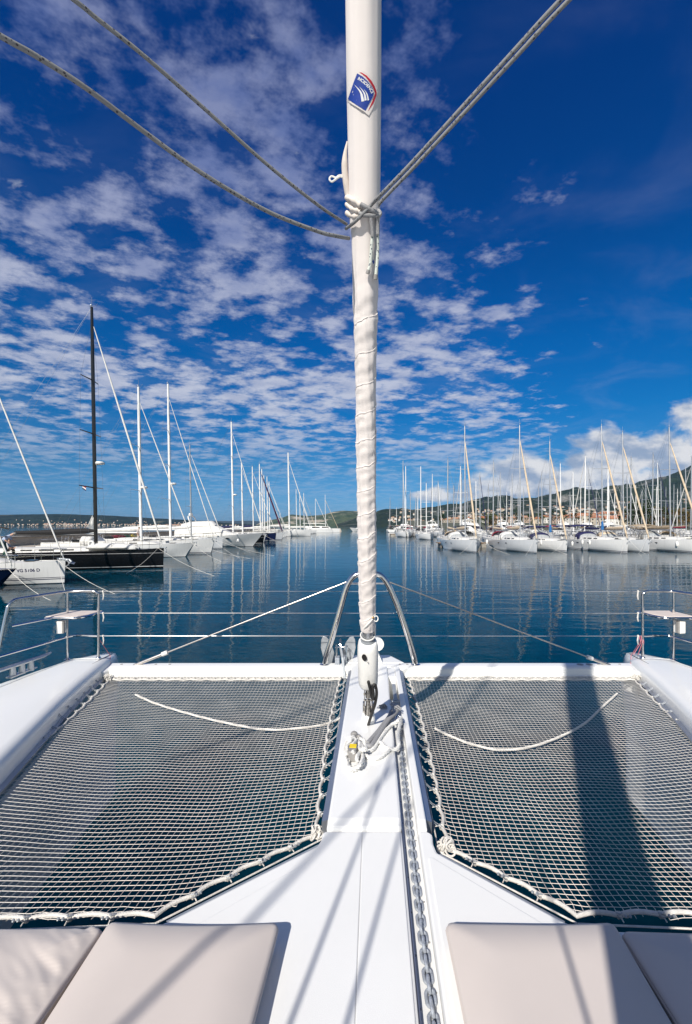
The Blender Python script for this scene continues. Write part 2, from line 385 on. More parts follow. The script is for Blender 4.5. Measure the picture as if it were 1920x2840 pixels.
# shore under the town on the right
gm_ = mat('shore_ground', (0.13, 0.12, 0.09), 0.95, col2=(0.05, 0.07, 0.035), vscale=0.06)
rows = []
for j in range(14):
    y = 205 + j * 120
    rows.append([(x, y, (0.2 if i == 0 else 1.2 + j * 1.6 + noise.noise(Vector((x * .01, y * .01, 0))) * 0.8 * (j > 0)) if j else (0.2 if i == 0 else 1.2)) for i, x in enumerate([28 + j * 14] + [40 + j * 14 + k * 120 for k in range(22)])])
mb = MB(); mb.loft(rows, closed=False, cap=False)
mb.loft([[(p[0], p[1], -1) for p in rows[0]], rows[0]], closed=False, cap=False)
mb.loft([[(r_[0][0], r_[0][1], -1) for r_ in rows], [r_[0] for r_ in rows]], closed=False, cap=False)
tag(mb.build('shore_ground', gm_, smooth=True), 'low shore under the town', None, None, 'structure')

# sea air between the near boats and the far shore
hz = bpy.data.materials.new('sea_air'); hz.use_nodes = True; hn = hz.node_tree.nodes; hn.remove(hn['Principled BSDF'])
pv_ = hn.new('ShaderNodeVolumePrincipled'); pv_.inputs['Color'].default_value = (0.22, 0.52, 1.0, 1); pv_.inputs['Density'].default_value = HAZE; pv_.inputs['Anisotropy'].default_value = 0.0
hz.node_tree.links.new(pv_.outputs[0], hn['Material Output'].inputs['Volume'])
if HAZE:
    mb = MB(); mb.box((0, 6500, 272), (33000, 20000, 556)); tag(mb.build('haze', hz), 'thin sea air', None, None, 'stuff')
# ------------------------------------------------------------------ own catamaran
CAT = thing('catamaran', 'white catamaran in the foreground, its foredeck, bow beam and two bows seen from on board', 'catamaran', (0, 0, 0))
XC = -0.04
def xi(y):                                      # inboard deck edge of the port hull, boat frame
    T = [(-3, -1.55), (0, -1.62), (1.0, -1.82), (1.84, -2.02), (2.8, -2.30), (3.77, -2.60), (4.4, -2.77), (4.95, -2.89), (5.2, -2.955), (5.36, -3.02), (5.45, -3.09)]
    for (a, b), (c, d) in zip(T, T[1:]):
        if y <= c: return b + (d - b) * (y - a) / (c - a)
    return T[-1][1]
def xo(y):
    T = [(-3, -3.95), (0, -3.86), (2, -3.74), (4.2, -3.475), (4.95, -3.335), (5.2, -3.27), (5.36, -3.20), (5.45, -3.13)]
    for (a, b), (c, d) in zip(T, T[1:]):
        if y <= c: return b + (d - b) * (y - a) / (c - a)
    return T[-1][1]
for side in (1, -1):
    def H(x, y, z): return S(x if side > 0 else 2 * XC - x, y, z)
    rings = []
    for y in (-3, -1.5, 0, 0.8, 1.4, 2.0, 2.6, 3.2, 3.77, 4.3, 4.7, 4.95, 5.12, 5.26, 5.36, 5.42, 5.455):
        a, b = xo(y), xi(y); wd = b - a; f = min(1, wd / 0.42); zt = 1.75 - max(0, y - 4.9) * 0.11 - (0.02 if y > 5.4 else 0)
        rr = min(0.06, wd * 0.3); c = (a + b) / 2; k = 0.55 if y < 5 else 0.55 * f
        rings.append([H(c + 0.05 * f, y - .12 * (1 - f), -0.4), H(a + wd * (0.32), y - .12 * (1 - f), 0.0), H(a + wd * 0.10, y, 0.8), H(a - 0.01 * f, y, 1.4), H(a, y, zt - 0.05), H(a + rr * 0.35, y, zt - 0.012), H(a + rr, y, zt),
                      H(a + wd * 0.35, y, zt + 0.006 * f), H(a + wd * 0.65, y, zt + 0.006 * f), H(b - rr * 1.5, y, zt + 0.003 * f), H(b - rr * 0.8, y, zt - 0.006), H(b - rr * 0.25, y, zt - 0.03), H(b, y, zt - 0.075),
                      H(b + 0.012 * f, y, zt - 0.14), H(b + 0.005, y, 1.45), H(b - wd * 0.06, y, 1.0), H(b - wd * 0.22, y, 0.4), H(b - wd * 0.34, y, 0.0), H(c + 0.08 * f, y, -0.4)])
    mb = MB(); mb.loft(rings)
    hull = mb.build('hull', M['gel'], CAT, smooth=True, flat_angle=60)
    # moulded seams in the deck and a dark groove over the bow
    mb = MB()
    for y0, fr in ((2.7, 0.0),):
        mb.tube([H(xo(y) + (xi(y) - xo(y)) * 0.18, y, 1.7575) for y in (0.5, 1.5, 2.5, 3.5, 4.3, 4.9)], 0.0035, 5)
        mb.tube([H(xo(y) + (xi(y) - xo(y)) * f, y, 1.7585) for y, f in ((4.9, 0.18), (4.93, 0.5), (4.92, 0.8))], 0.0035, 5)
        mb.tube([H(xo(2.6) + (xi(2.6) - xo(2.6)) * f, 2.6, 1.7585) for f in (0.18, 0.5, 0.85)], 0.0035, 5)
    mb.build('deck_seam', M['deckw'], hull)
    mb = MB(); mb.tube([H(xi(4.75) - 0.10, 4.75, 1.748), H(xi(5.0) - 0.07, 5.0, 1.742), H(xi(5.3) - 0.055, 5.3, 1.702)], 0.006, 5)
    mb.build('anchor_roller_groove', M['plasticg'], hull)
    # net rail along the inboard side
    mb = MB(); pts = [H(xi(y) + 0.03, y, 1.60) for y in (1.5, 2.2, 2.8, 3.77, 4.4, 4.74)]
    mb.loft([[p + Vector((dx_, 0, dz_)) for dx_, dz_ in ((-.025, -.03), (.02, -.03), (.02, .012), (-.025, .012))] for p in pts])
    mb.build('net_rail', M['alu'], CAT)
    # block that carries the beam end
    mb = MB(); x1 = xi(4.85)
    mb.prism([tuple(H(x1 - 0.10, 4.74, 0))[:2], tuple(H(x1 + 0.05, 4.74, 0))[:2], tuple(H(x1 + 0.09, 4.93, 0))[:2], tuple(H(x1 + 0.05, 5.06, 0))[:2], tuple(H(x1 - 0.12, 5.06, 0))[:2]], 1.42, 1.672)
    mb.build('beam_block', M['gel'], CAT, bevel=0.014)
    # pulpit
    pa, pb = H(-3.0, 4.95, 1.74), H(-3.325, 4.93, 1.74)
    zt = 2.485
    q = [pa, pa + Vector((0, 0, 0.66)), pa + Vector((0, 0, 0.70)), H(-3.02, 4.95, zt - 0.018), H(-3.05, 4.95, zt - 0.003), H(-3.09, 4.95, zt), H(-3.25, 4.94, zt), H(-3.325, 4.90, zt), H(-3.38, 4.74, zt), H(-3.455, 4.44, zt), H(-3.47, 4.37, zt - 0.01), H(-3.48, 4.33, zt - 0.05), H(-3.485, 4.31, zt - 0.11), H(-3.49, 4.22, 2.02), H(-3.50, 4.17, 1.76)]
    mb = MB(); mb.tube(arc(q, 3), 0.0145, 10)
    pul = mb.build('pulpit', M['steel'], CAT, smooth=True)
    mb = MB(); mb.tube([pb, H(-3.325, 4.93, zt)], 0.0135, 10); mb.lathe([(0.03, 0), (0.03, 0.008), (0.016, 0.02)], pb)
    mb.build('post', M['steel'], pul, smooth=True)
    mb = MB(); mb.lathe([(0.03, 0), (0.03, 0.012), (0.016, 0.03)], pa + Vector((0, 0, 0.005)))
    mb.build('base_plate', M['steel'], pul, smooth=True)
    mb = MB(); mb.tube(arc([H(-3.0, 4.95, 1.995), H(-3.22, 4.95, 2.0), H(-3.31, 4.92, 1.995), H(-3.40, 4.6, 1.985), H(-3.49, 4.20, 1.98)], 4), 0.011, 8)
    mb.build('rail', M['steel'], pul, smooth=True)
    mb = MB(); mb.tube([H(-3.33, 4.80, 2.235), H(-3.475, 4.36, 2.235)], 0.011, 8)
    mb.build('rail', M['steel'], pul, smooth=True)
    # corner seat
    z = 2.235
    c4 = [H(-3.42, 4.73, z), H(-3.38, 5.06, z), H(-3.02, 5.06, z), H(-3.045, 4.86, z), H(-3.10, 4.755, z), H(-3.18, 4.735, z)]
    mb = MB(); mb.prism([tuple(p)[:2] for p in c4], z, z + 0.018)
    seat = mb.build('pulpit_seat', M['seat'], CAT, bevel=0.005)
    mb = MB(); mb.tube(arc([c4[0], c4[5], c4[4], c4[3], c4[2]], 4), 0.013, 8); mb.tube([c4[2], c4[1], c4[0]], 0.011, 8)
    mb.build('rim', M['steel'], seat, smooth=True)
    lx = H(-3.30, 4.80, 2.13); mb = MB(); mb.box((lx.x, lx.y, lx.z), (0.07, 0.085, 0.13), 0.2)
    nb = mb.build('navigation_light', M['plasticw'], CAT, bevel=0.008)
    mb = MB(); mb.box((lx.x + 0.038 * side, lx.y - 0.03, lx.z), (0.02, 0.03, 0.12), 0.2); mb.build('back_plate', M['plasticg'], nb, bevel=0.003)
    # jackstay cord at the bow
    mb = MB(); mb.tube([H(-2.99, 4.95, 1.96), H(-2.97, 5.12, 1.735), H(-2.90, 5.0, 1.66)], 0.0035, 5)
    mb.build('cord', M['pink'], CAT)
    if side < 0:
        mb = MB()
        for k in range(3): mb.tube([H(-3.0 + .02 * k, 4.95, 2.0), H(-3.0 + 0.015 * k, 4.93, 1.93), H(-3.03 + 0.05 * k, 5.0, 1.78)], 0.004, 5)
        mb.build('cord', M['pink'], CAT)
# mooring cleat on the outer edge of the port bow
mb = MB(); a, b = Vector((-3.20, 4.20, 1.83)), Vector((-2.985, 4.60, 1.865))
ca, cb = S(-3.455, 4.18, 1.862), S(-3.385, 4.66, 1.862); dn = (cb - ca)
mb.tube([ca - dn * 0.18 + Vector((0, 0, .012)), ca, ca.lerp(cb, .5), cb, cb + dn * 0.18 + Vector((0, 0, .012))], [0.010, 0.018, 0.022, 0.018, 0.010], 8)
for t in (0.30, 0.50, 0.70):
    p = ca.lerp(cb, t); mb.tube([p, p - Vector((0, 0, 0.10))], [0.022, 0.032], 8)
p = ca.lerp(cb, .5); mb.box((p.x, p.y, 1.772), (0.06, 0.32, 0.012), -0.08)
mb.build('cleat', M['alu'], CAT, smooth=True)

# bow beam
prof = [(4.83, 1.555), (4.80, 1.585), (4.796, 1.672), (4.800, 1.684), (4.820, 1.699), (4.832, 1.702), (4.955, 1.700), (4.966, 1.692), (4.968, 1.59), (4.94, 1.555)]
mb = MB(); mb.loft([[(x, y, z) for y, z in prof] for x in (-2.50, -1.5, -0.5, 0.5, 1.5, 2.5, 3.02)])
beam = mb.build('bow_beam', M['gel'], CAT, smooth=True, flat_angle=25)
mb = MB()
for x in (-2.42, -2.2, -2.05, 0.18, 0.27, 0.58, 0.66, 2.72, 2.95, -1.9): mb.lathe([(0.014, 0), (0.014, 0.004), (0.008, 0.006)], (x, 4.905, 1.70), 10)
build_each(mb, 'bolt', M['plasticg'], beam)
mb = MB()
for x in (2.52, 2.62): mb.lathe([(0.035, 0), (0.035, 0.003), (0.03, 0.004)], (x, 4.90, 1.70), 16)
build_each(mb, 'deck_plate', M['plasticg'], beam)
mb = MB(); mb.box((0.26, 4.779, 1.612), (5.45, 0.022, 0.03)); mb.build('bolt_rope_track', M['gel'], beam, bevel=0.004)

# stainless bow frame and its bracing rods
Y = 4.9
L_ = [D(900, 1850, Y), D(905, 1822, Y), D(921, 1770, Y), D(944, 1690, Y), D(958, 1640, Y), D(968, 1616, Y), D(980, 1600, Y), D(996, 1592, Y), D(1020, 1589, Y), D(1044, 1592, Y), D(1060, 1600, Y), D(1074, 1618, Y), D(1086, 1642, Y), D(1106, 1690, Y), D(1134, 1772, Y), D(1148, 1822, Y), D(1153, 1850, Y)]
mb = MB(); mb.tube(arc(L_, 4), 0.0315, 16)
frame = mb.build('bow_frame', M['steel'], CAT, smooth=True)
for p in (L_[0], L_[-1]):
    mb = MB(); mb.lathe([(0.05, 0), (0.05, 0.006), (0.034, 0.012)], (p.x, p.y, 1.701)); mb.build('foot_ring', M['steel'], frame, smooth=True)
mb = MB(); a, b = D(962, 1618, Y), D(1078, 1618, Y); mb.box(((a.x + b.x) / 2, Y, a.z), (b.x - a.x, 0.02, 0.022)); mb.build('tie_bar', M['steel'], frame, bevel=0.004)
for a, b, c in ((D(962, 1614, Y), D(455, 1813, Y), D(372, 1846, Y)), (D(1078, 1613, Y), D(1640, 1826, Y), D(1692, 1846, Y))):
    mb = MB(); mb.tube([a, b], 0.0085, 10); rod = mb.build('bracing_rod', M['rod'], CAT, smooth=True)
    mb = MB(); mb.tube([b.lerp(a, .012), b, c], [0.014, 0.017, 0.017], 12); mb.build('turnbuckle', M['rod'], rod, smooth=True)
    mb = MB(); mb.tube([b.lerp(a, .02), b.lerp(c, .06)], 0.023, 12); mb.build('collar', M['plasticw'], rod, smooth=True)
# bow roller bracket and sheave ahead of the beam
mb = MB()
mb.loft([[(0.16, 4.97, 1.70), (0.20, 4.97, 1.70), (0.20, 5.5, 1.62), (0.16, 5.5, 1.62)], [(0.17, 4.97, 1.93), (0.19, 4.97, 1.93), (0.19, 5.2, 1.80), (0.17, 5.2, 1.80)]])
mb.prism([(-0.02, 4.955), (0.64, 4.955), (0.50, 5.25), (0.10, 5.25)], 1.60, 1.705)
mb.loft([[(0.37, 4.93, 1.70), (0.40, 4.93, 1.70), (0.40, 5.15, 1.70), (0.37, 5.15, 1.70)], [(0.25, 4.95, 1.99), (0.28, 4.95, 1.99), (0.28, 5.05, 1.99), (0.25, 5.05, 1.99)]])
br = mb.build('bow_bracket', M['gel'], CAT, bevel=0.01)
c = D(1046, 1786, 4.99)
mb = MB(); mb.loft([[(c.x + (r * math.cos(a * math.pi / 8)), c.y + o, c.z + r * math.sin(a * math.pi / 8)) for a in range(16)] for r, o in ((0.03, -.02), (0.075, -.018), (0.075, .018), (0.03, .02))]); mb.build('sheave', M['plasticw'], br, smooth=True)

# lifelines ahead of the beam
for za in (2.482, 2.245, 1.997):
    mb = MB(); a, b = S(-3.0, 4.95, za), S(2 * XC + 3.0, 4.95, za)
    mb.tube([a, b], 0.0036, 6)
    ll = mb.build('lifeline', M['steel'], CAT, smooth=True)
    for e, s_ in ((a, 1), (b, -1)):
        mb = MB(); mb.ball((e.x + 0.05 * s_, e.y, e.z), 0.013, 6); mb.tube([(e.x + 0.05 * s_, e.y, e.z), (e.x + 0.062 * s_, e.y - .01, e.z - 0.05), (e.x + 0.055 * s_, e.y - .01, e.z - 0.09)], [0.006, 0.008, 0.005], 6)
        mb.build('lashing', M['rope'], ll)

# foredeck and spine
def B2(xb, y): p = S(xb, y, 0); return (p.x, p.y)
GL, GR = 0.137, 0.2147
YS = 2.235
dl = [B2(GL, -3), B2(GL, YS), B2(-0.245, YS), tuple(P(893, 2312, 1.70))[:2], tuple(P(893, 2338, 1.70))[:2], tuple(P(468, 2552, 1.70))[:2], tuple(P(405, 2578, 1.70))[:2], (-1.95, 1.655), B2(-1.6, 1.5), B2(-1.5, -3)]
mb = MB(); mb.prism(dl, 1.42, 1.70); mb.build('foredeck', M['deckw'], CAT, bevel=0.012)
dr = [B2(GR, -3), B2(2 * XC + 1.5, -3), B2(2 * XC + 1.6, 1.5), (2.06, 1.655), tuple(P(1625, 2578, 1.70))[:2], tuple(P(1560, 2552, 1.70))[:2], tuple(P(1213, 2363, 1.70))[:2], tuple(P(1202, 2337, 1.70))[:2], tuple(P(1200, 2312, 1.70))[:2], B2(0.262, YS), B2(GR, YS)]
mb = MB(); mb.prism(dr, 1.42, 1.70); mb.build('foredeck', M['deckw'], CAT, bevel=0.012)
# raised mouldings on the foredeck
mb = MB(); mb.prism([B2(GL - 0.012, -3), B2(GL - 0.012, YS - 0.02), B2(-0.0565, YS - 0.02), B2(-0.0565, -3)], 1.690, 1.7055); mb.build('deck_panel', M['deckw'], CAT, bevel=0.004)
mb = MB(); mb.prism([B2(-0.058, -3), B2(-0.058, YS - 0.02), B2(-0.232, YS - 0.02), B2(-0.30, 2.02), B2(-0.74, 1.64), B2(-1.4, 1.56), B2(-1.3, -3)], 1.690, 1.7055); mb.build('deck_panel', M['deckw'], CAT, bevel=0.004)
mb = MB(); mb.prism([B2(0.245, -3), B2(0.245, 2.05), B2(0.262, 2.05), B2(0.71, 1.64), B2(1.4, 1.56), B2(1.3, -3)], 1.690, 1.7055); mb.build('deck_panel', M['deckw'], CAT, bevel=0.004)
# spine from foredeck to beam
def sp_(x0, x1, y0, y1, z0, z1, sl=0.06):
    mb = MB(); q0, q1 = B2(x0, y0), B2(x1, y0); q2, q3 = B2(x1, y1), B2(x0, y1)
    s0, s1 = B2(x0, y0 + sl), B2(x1, y0 + sl)
    mb.add([(*q0, z0), (*q1, z0), (*q2, z0), (*q3, z0), (*q0, z1 - 0.012), (*q1, z1 - 0.012), (*q2, z1), (*q3, z1), (*s0, z1), (*s1, z1)],
           [[3, 2, 1, 0], [0, 1, 5, 4], [4, 5, 9, 8], [8, 9, 6, 7], [2, 3, 7, 6], [1, 2, 6, 9, 5], [3, 0, 4, 8, 7]])
    return mb
spine = sp_(-0.235, GL, YS + 0.004, 4.785, 1.42, 1.722).build('spine', M['gel'], CAT, bevel=0.014)
sp_(GR, 0.262, YS + 0.004, 4.785, 1.42, 1.716).build('spine_rail', M['gel'], CAT, bevel=0.009)
mb = MB(); mb.prism([B2(GL + .001, -3), B2(GR - .001, -3), B2(GR - .001, 3.98), B2(GL + .001, 3.98)], 1.45, 1.668); gut = mb.build('chain_gutter', M['deckw'], CAT)
mb = MB(); mb.prism([B2(GL + .001, 4.52), B2(GR - .001, 4.52), B2(GR - .001, 4.785), B2(GL + .001, 4.785)], 1.45, 1.70); mb.build('gutter_end', M['gel'], CAT, bevel=0.004)
mb = MB(); y = 0.9
while y < 3.9:
    for x in (GL + 0.010, GR - 0.012):
        q = B2(x, y + (0.0 if x < .18 else .05)); mb.lathe([(0.0034, 0), (0.0034, 0.002), (0.001, 0.003)], (q[0], q[1], 1.668), 8)
    y += 0.18
build_each(mb, 'rivet', M['plasticg'], gut)
mb = MB(); mb.prism([B2(GL + .0015, -3), B2(GL + .0065, -3), B2(GL + .0065, 3.95), B2(GL + .0015, 3.95)], 1.66, 1.690); mb.build('gutter_strip', M['alu'], gut)
# net rails beside spine and foredeck
def flange(name, pts, out):
    mb = MB(); mb.loft([[Vector((p[0], p[1], 1.675)) + Vector((o_[0], o_[1], 0)) * k + Vector((0, 0, dz_)) for k, dz_ in ((-0.02, -.06), (1, -.06), (1, 0.0), (-0.02, .012))] for p, o_ in zip(pts, out)])
    mb.build(name, M['alu'], CAT)
def perp(a, b, s_): d_ = Vector((b[0] - a[0], b[1] - a[1])); n_ = Vector((-d_.y, d_.x)).normalized() * s_; return n_
a, b = B2(-0.236, 2.34), B2(-0.236, 4.77); flange('net_rail', [a, b], [perp(a, b, 0.034)] * 2)
a, b = B2(0.263, 2.34), B2(0.263, 4.77); flange('net_rail', [a, b], [perp(a, b, -0.034)] * 2)
a, b = dl[4], dl[5]; flange('net_rail', [a, b], [perp(a, b, -0.032)] * 2)
a, b = dr[7 - 1], dr[5]; flange('net_rail', [a, b], [perp(a, b, 0.032)] * 2)

# own mast and running rigging behind the camera (they throw the shadows across deck and net)
mb = MB(); e = [(0.135 * math.cos(a * math.pi / 8), 0.19 * math.sin(a * math.pi / 8)) for a in range(16)]
mb.loft([[(-0.11 + x * k, -1.04 + y * k - (z - 1.7) * 0.012, z) for x, y in e] for z, k in ((1.70, 1), (8, 1), (14, 1), (18.5, 0.7))])
mb.build('mast', M['alu'], CAT, smooth=True)
def line_for_shadow(p0, p1, y0, z_top):         # straight halyard whose lower end stands at depth y0
    kx, ky = ld.x / -ld.z, ld.y / -ld.z; h0 = 0.35; out = []
    for p, h_ in ((p0, (p0[1] - y0) / ky), (p1, (p1[1] - y0) / ky)): out.append(Vector((p[0] - kx * h_, y0, 1.7 + h_)))
    d_ = out[1] - out[0]; t0, t1 = (h0 + 1.7 - out[0].z) / d_.z, (z_top - out[0].z) / d_.z
    return [out[0] + d_ * t0, out[0] + d_ * t1]
for p0, p1, y0, zt_, r in (((-0.139, 1.46), (0.327, 3.03), -0.75, 5.2, 0.008), ((0.004, 1.369), (0.262, 2.204), -0.8, 4.45, 0.008), ((-0.62, 1.30), (-0.16, 2.05), -3.2, 8.5, 0.014), ((0.66, 1.05), (0.76, 1.53), -0.9, 4.3, 0.007)):
    mb = MB(); mb.tube(line_for_shadow(p0, p1, y0, zt_), r, 8); mb.build('halyard', M['sheet'], CAT, smooth=True)
# coachroof edge behind the camera, under the mast
mb = MB(); mb.prism([B2(-1.6, -3), B2(1.5, -3), B2(1.4, -0.85), B2(-1.5, -0.85)], 1.702, 1.83); mb.build('coachroof', M['gel'], CAT, bevel=0.04)

# ------------------------------------------------------------------ trampolines
def clip(poly, a, b, axis, val):                # interval where line axis=val crosses a convex polygon
    xs = []
    for p, q in zip(poly, poly[1:] + poly[:1]):
        if (p[axis] - val) * (q[axis] - val) < 0:
            t = (val - p[axis]) / (q[axis] - p[axis]); xs.append(p[1 - axis] + t * (q[1 - axis] - p[1 - axis]))
    return (min(xs), max(xs)) if len(xs) >= 2 else None
def inset(poly, d):
    n = len(poly); out = []
    ar = sum(poly[i][0] * poly[(i + 1) % n][1] - poly[(i + 1) % n][0] * poly[i][1] for i in range(n)); s_ = 1 if ar > 0 else -1
    for i in range(n):
        a, b, c = (Vector(poly[k % n]) for k in (i - 1, i, i + 1))
        n1 = Vector((-(b - a).y, (b - a).x)).normalized() * s_; n2 = Vector((-(c - b).y, (c - b).x)).normalized() * s_
        m_ = (n1 + n2); m_ = m_ / max(0.3, m_.dot(n1) ) if m_.length > .1 else n1
        out.append(tuple(b + m_ * d))
    return out
def trampoline(poly, label, front, knots, flip):
    ctr = Vector((sum(p[0] for p in poly) / len(poly), sum(p[1] for p in poly) / len(poly), 1.6))
    T = thing('trampoline_net', label, 'trampoline net', ctr, 0, 'rope nets lashed between the hulls')
    q = [(p[0] - YAW * p[1], p[1]) for p in poly]          # boat frame
    net = inset(q, 0.012)
    x0, x1 = min(p[0] for p in q), max(p[0] for p in q); y0, y1 = min(p[1] for p in q), max(p[1] for p in q)
    cx, cy = (x0 + x1) / 2, (y0 + y1) / 2
    def edge_d(x, y):
        d_ = 9
        for a, b in zip(q, q[1:] + q[:1]):
            ab = Vector((b[0] - a[0], b[1] - a[1])); ap = Vector((x - a[0], y - a[1]))
            d_ = min(d_, abs(ab.x * ap.y - ab.y * ap.x) / ab.length)
        return d_
    def W(x, y):
        d_ = edge_d(x, y); k = min(1, d_ / 0.7)
        z = 1.6 - 0.055 * (k * (2 - k)) + 0.004 * math.sin(x * 9 + y * 5) * k
        ox = 0.010 * math.sin(y * 2.3 + x * 3) * k + 0.005 * noise.noise(Vector((x * 5, y * 5, 1)))
        oy = 0.014 * math.sin(x * 2.1 + 1) * k + 0.006 * noise.noise(Vector((x * 5, y * 5, 7)))
        if d_ < 0.10: oy += 0.010 * math.sin(x * 40) * (1 - d_ / .10); ox += 0.010 * math.sin(y * 40) * (1 - d_ / .10)
        return S(x + ox, y + oy, z)
    mb = MB(); st = 0.034; rc = 0.00165
    k = 0; y = y0 + 0.02
    while y < y1:
        c = clip(net, 0, 0, 1, y)
        if c and c[1] - c[0] > 0.03:
            n = max(2, int((c[1] - c[0]) / 0.055)); mb.tube([W(c[0] + (c[1] - c[0]) * i / n, y) for i in range(n + 1)], rc, 4, cap=False)
        y += st
    x = x0 + 0.01
    while x < x1:
        c = clip(net, 0, 0, 0, x)
        if c and c[1] - c[0] > 0.03:
            n = max(2, int((c[1] - c[0]) / 0.055)); mb.tube([W(x, c[0] + (c[1] - c[0]) * i / n) for i in range(n + 1)], rc, 4, cap=False)
        x += st
    mb.build('mesh', M['cord'], T, origin=ctr)
    # border rope, scalloped between its lashings; thin jackline outside it; hooks
    n = len(poly); ar = sum(poly[i][0] * poly[(i + 1) % n][1] - poly[(i + 1) % n][0] * poly[i][1] for i in range(n)); s_ = 1 if ar > 0 else -1
    path = []; jack = MB(); hooks = []
    for i in range(n):
        a, b = Vector(poly[i]), Vector(poly[(i + 1) % n]); L = (b - a).length; d_ = (b - a) / L; nn = Vector((-d_.y, d_.x)) * s_
        if i == front:
            m_ = 40
            for k in range(m_): p = a + d_ * L * k / m_; path.append((p.x, p.y, 1.602 + 0.004 * math.sin(k * 2.3)))
            continue
        seg = max(2, round(L / 0.165)); bow = 0.05 if L > 1.2 else 0.02
        for k in range(seg):
            for j in range(6):
                t = (k + j / 6) / seg; p = a + d_ * L * t
                off = 0.016 * math.sin(math.pi * j / 6) + bow * math.sin(math.pi * t) * 0.6
                p = p + nn * off; path.append((p.x + 0.003 * noise.noise(Vector((k, j * .4, i))), p.y, 1.602))
            if k:
                t = k / seg; p = a + d_ * L * t + nn * (bow * math.sin(math.pi * t) * 0.6); hooks.append((p, -nn, d_))
        jack.tube([(*(a - nn * 0.035 - d_ * 0.01), 1.60), (*(b - nn * 0.035 + d_ * 0.01), 1.60)], 0.004, 6)
    path.append(path[0])
    mb = MB(); mb.tube(path, 0.0092, 8, cap=False); mb.build('border_rope', M['rope'], T, smooth=True, origin=ctr)
    jack.build('jackline', M['rope'], T, smooth=True, origin=ctr)
    # hooks (one mesh, shared) on every lashing
    hb = MB()
    for o in (-0.009, 0.009):
        hb.tube([(0.005, o, 0.004), (0.035, o, 0.022), (0.060, o, 0.046), (0.072, o, 0.054)], 0.0022, 5)
        hb.ball((0.066, o, 0.054), 0.0065, 6)
    hb.tube([(0.0, -0.012, 0.012), (0.012, 0, 0.017), (0.0, 0.012, 0.012)], 0.003, 5)
    h0 = None
    for p, o_, d_ in hooks:
        loc = Vector((p.x, p.y, 1.60)) - ctr; rz_ = math.atan2(o_.y, o_.x)
        if h0 is None: h0 = hb.build('lashing_hook', M['galv2'], T, smooth=True); h = h0
        else: h = h0.copy(); COL.objects.link(h); h.parent = T
        h.location = loc; h.rotation_euler = (0, 0, rz_)
        wrap = MB()
        for k in range(3):
            c = Vector((p.x, p.y, 1.602)) + Vector((d_.x, d_.y, 0)) * (k - 1) * 0.006
            wrap.tube([c + Vector((o_.x * .012 * math.cos(a), o_.y * .012 * math.cos(a), .012 * math.sin(a))) for a in [math.pi * 2 * j / 8 for j in range(9)]], 0.0025, 4, cap=False)
        wrap.tube([Vector((p.x, p.y, 1.612)), Vector((p.x + o_.x * .038, p.y + o_.y * .038, 1.604))], 0.0026, 5)
        wrap.build('lashing', M['rope'], T, origin=ctr)
    # zigzag lacing to the beam track
    a, b = Vector(poly[front]), Vector(poly[(front + 1) % n]); m_ = 70; lace = []
    for k in range(m_ + 1):
        p = a.lerp(b, k / m_); lace.append((p.x, p.y + (0.052 if k % 2 else -0.004), 1.615 + (0.004 if k % 2 else 0)))
    mb = MB(); mb.tube(lace, 0.0055, 5); mb.tube([(a.x, a.y + .045, 1.618), (b.x, b.y + .045, 1.618)], 0.008, 6); mb.tube([(a.x, a.y + .018, 1.612), (b.x, b.y + .018, 1.612)], 0.006, 6); mb.build('beam_lacing', M['rope'], T, origin=ctr)
    for kx, ky in knots:                         # bundled rope ends in the corners
        mb = MB(); rn = random.Random(int(kx * 1000))
        for k in range(16):
            c = Vector((kx + rn.uniform(-.028, .028), ky + rn.uniform(-.022, .022), 1.612 + rn.uniform(-.01, .026)))
            ax = Vector((rn.uniform(-1, 1), rn.uniform(-1, 1), rn.uniform(-.6, .6))).normalized(); u_ = ax.orthogonal().normalized(); v_ = ax.cross(u_); ra = rn.uniform(.010, .026)
            mb.tube([c + (u_ * math.cos(t) + v_ * math.sin(t)) * ra for t in [k2 * 2 * math.pi / 12 for k2 in range(13)]], 0.0048, 6, cap=False)
        mb.build('corner_lashing', M['rope'], T, smooth=True, origin=ctr)
    return W
Z = 1.6
pl = [tuple(P(u, v, Z))[:2] for u, v in ((300, 1886), (946, 1886), (882, 2318), (430, 2542))] + [(-1.98, 1.80), (-2.30, 3.60)]
pl[5] = tuple(P(88, 2080, Z))[:2]
trampoline(pl, 'rope net left of the white spine, clear of the mast shadow', 0, [pl[2], pl[0]], 0)
pr = [tuple(P(u, v, Z))[:2] for u, v in ((1132, 1886), (1763, 1886), (1905, 2025))] + [(2.16, 1.80)] + [tuple(P(u, v, Z))[:2] for u, v in ((1600, 2542), (1236, 2356))]
trampoline(pr, 'rope net right of the white spine, crossed by the dark mast shadow', 0, [pr[5], pr[1]], 1)
# slack ropes lying on the nets
for pts, lab, r in ((((376, 1926), (430, 1950), (520, 1978), (620, 2003), (733, 2023), (830, 2020), (905, 2008), (946, 1992)), 'slack white rope hanging in a curve on the left net', 0.010),
                    (((1206, 2020), (1260, 2046), (1330, 2070), (1395, 2080), (1470, 2072), (1550, 2045), (1620, 2008), (1670, 1962), (1712, 1924)), 'slack white rope hanging in a curve on the right net', 0.010)):
    mb = MB(); pth = arc([P(u, v, 1.578 if 0 < i < len(pts) - 1 else 1.60) for i, (u, v) in enumerate(pts)], 6); laid(mb, pth, r, n=4)
    o = mb.build('rope', M['rope'], smooth=True, origin=pth[len(pth) // 2]); tag(o, lab, 'rope', 'slack ropes on the nets')
    e = P(*pts[0 if pts[0][0] < 500 else -1], 1.59)
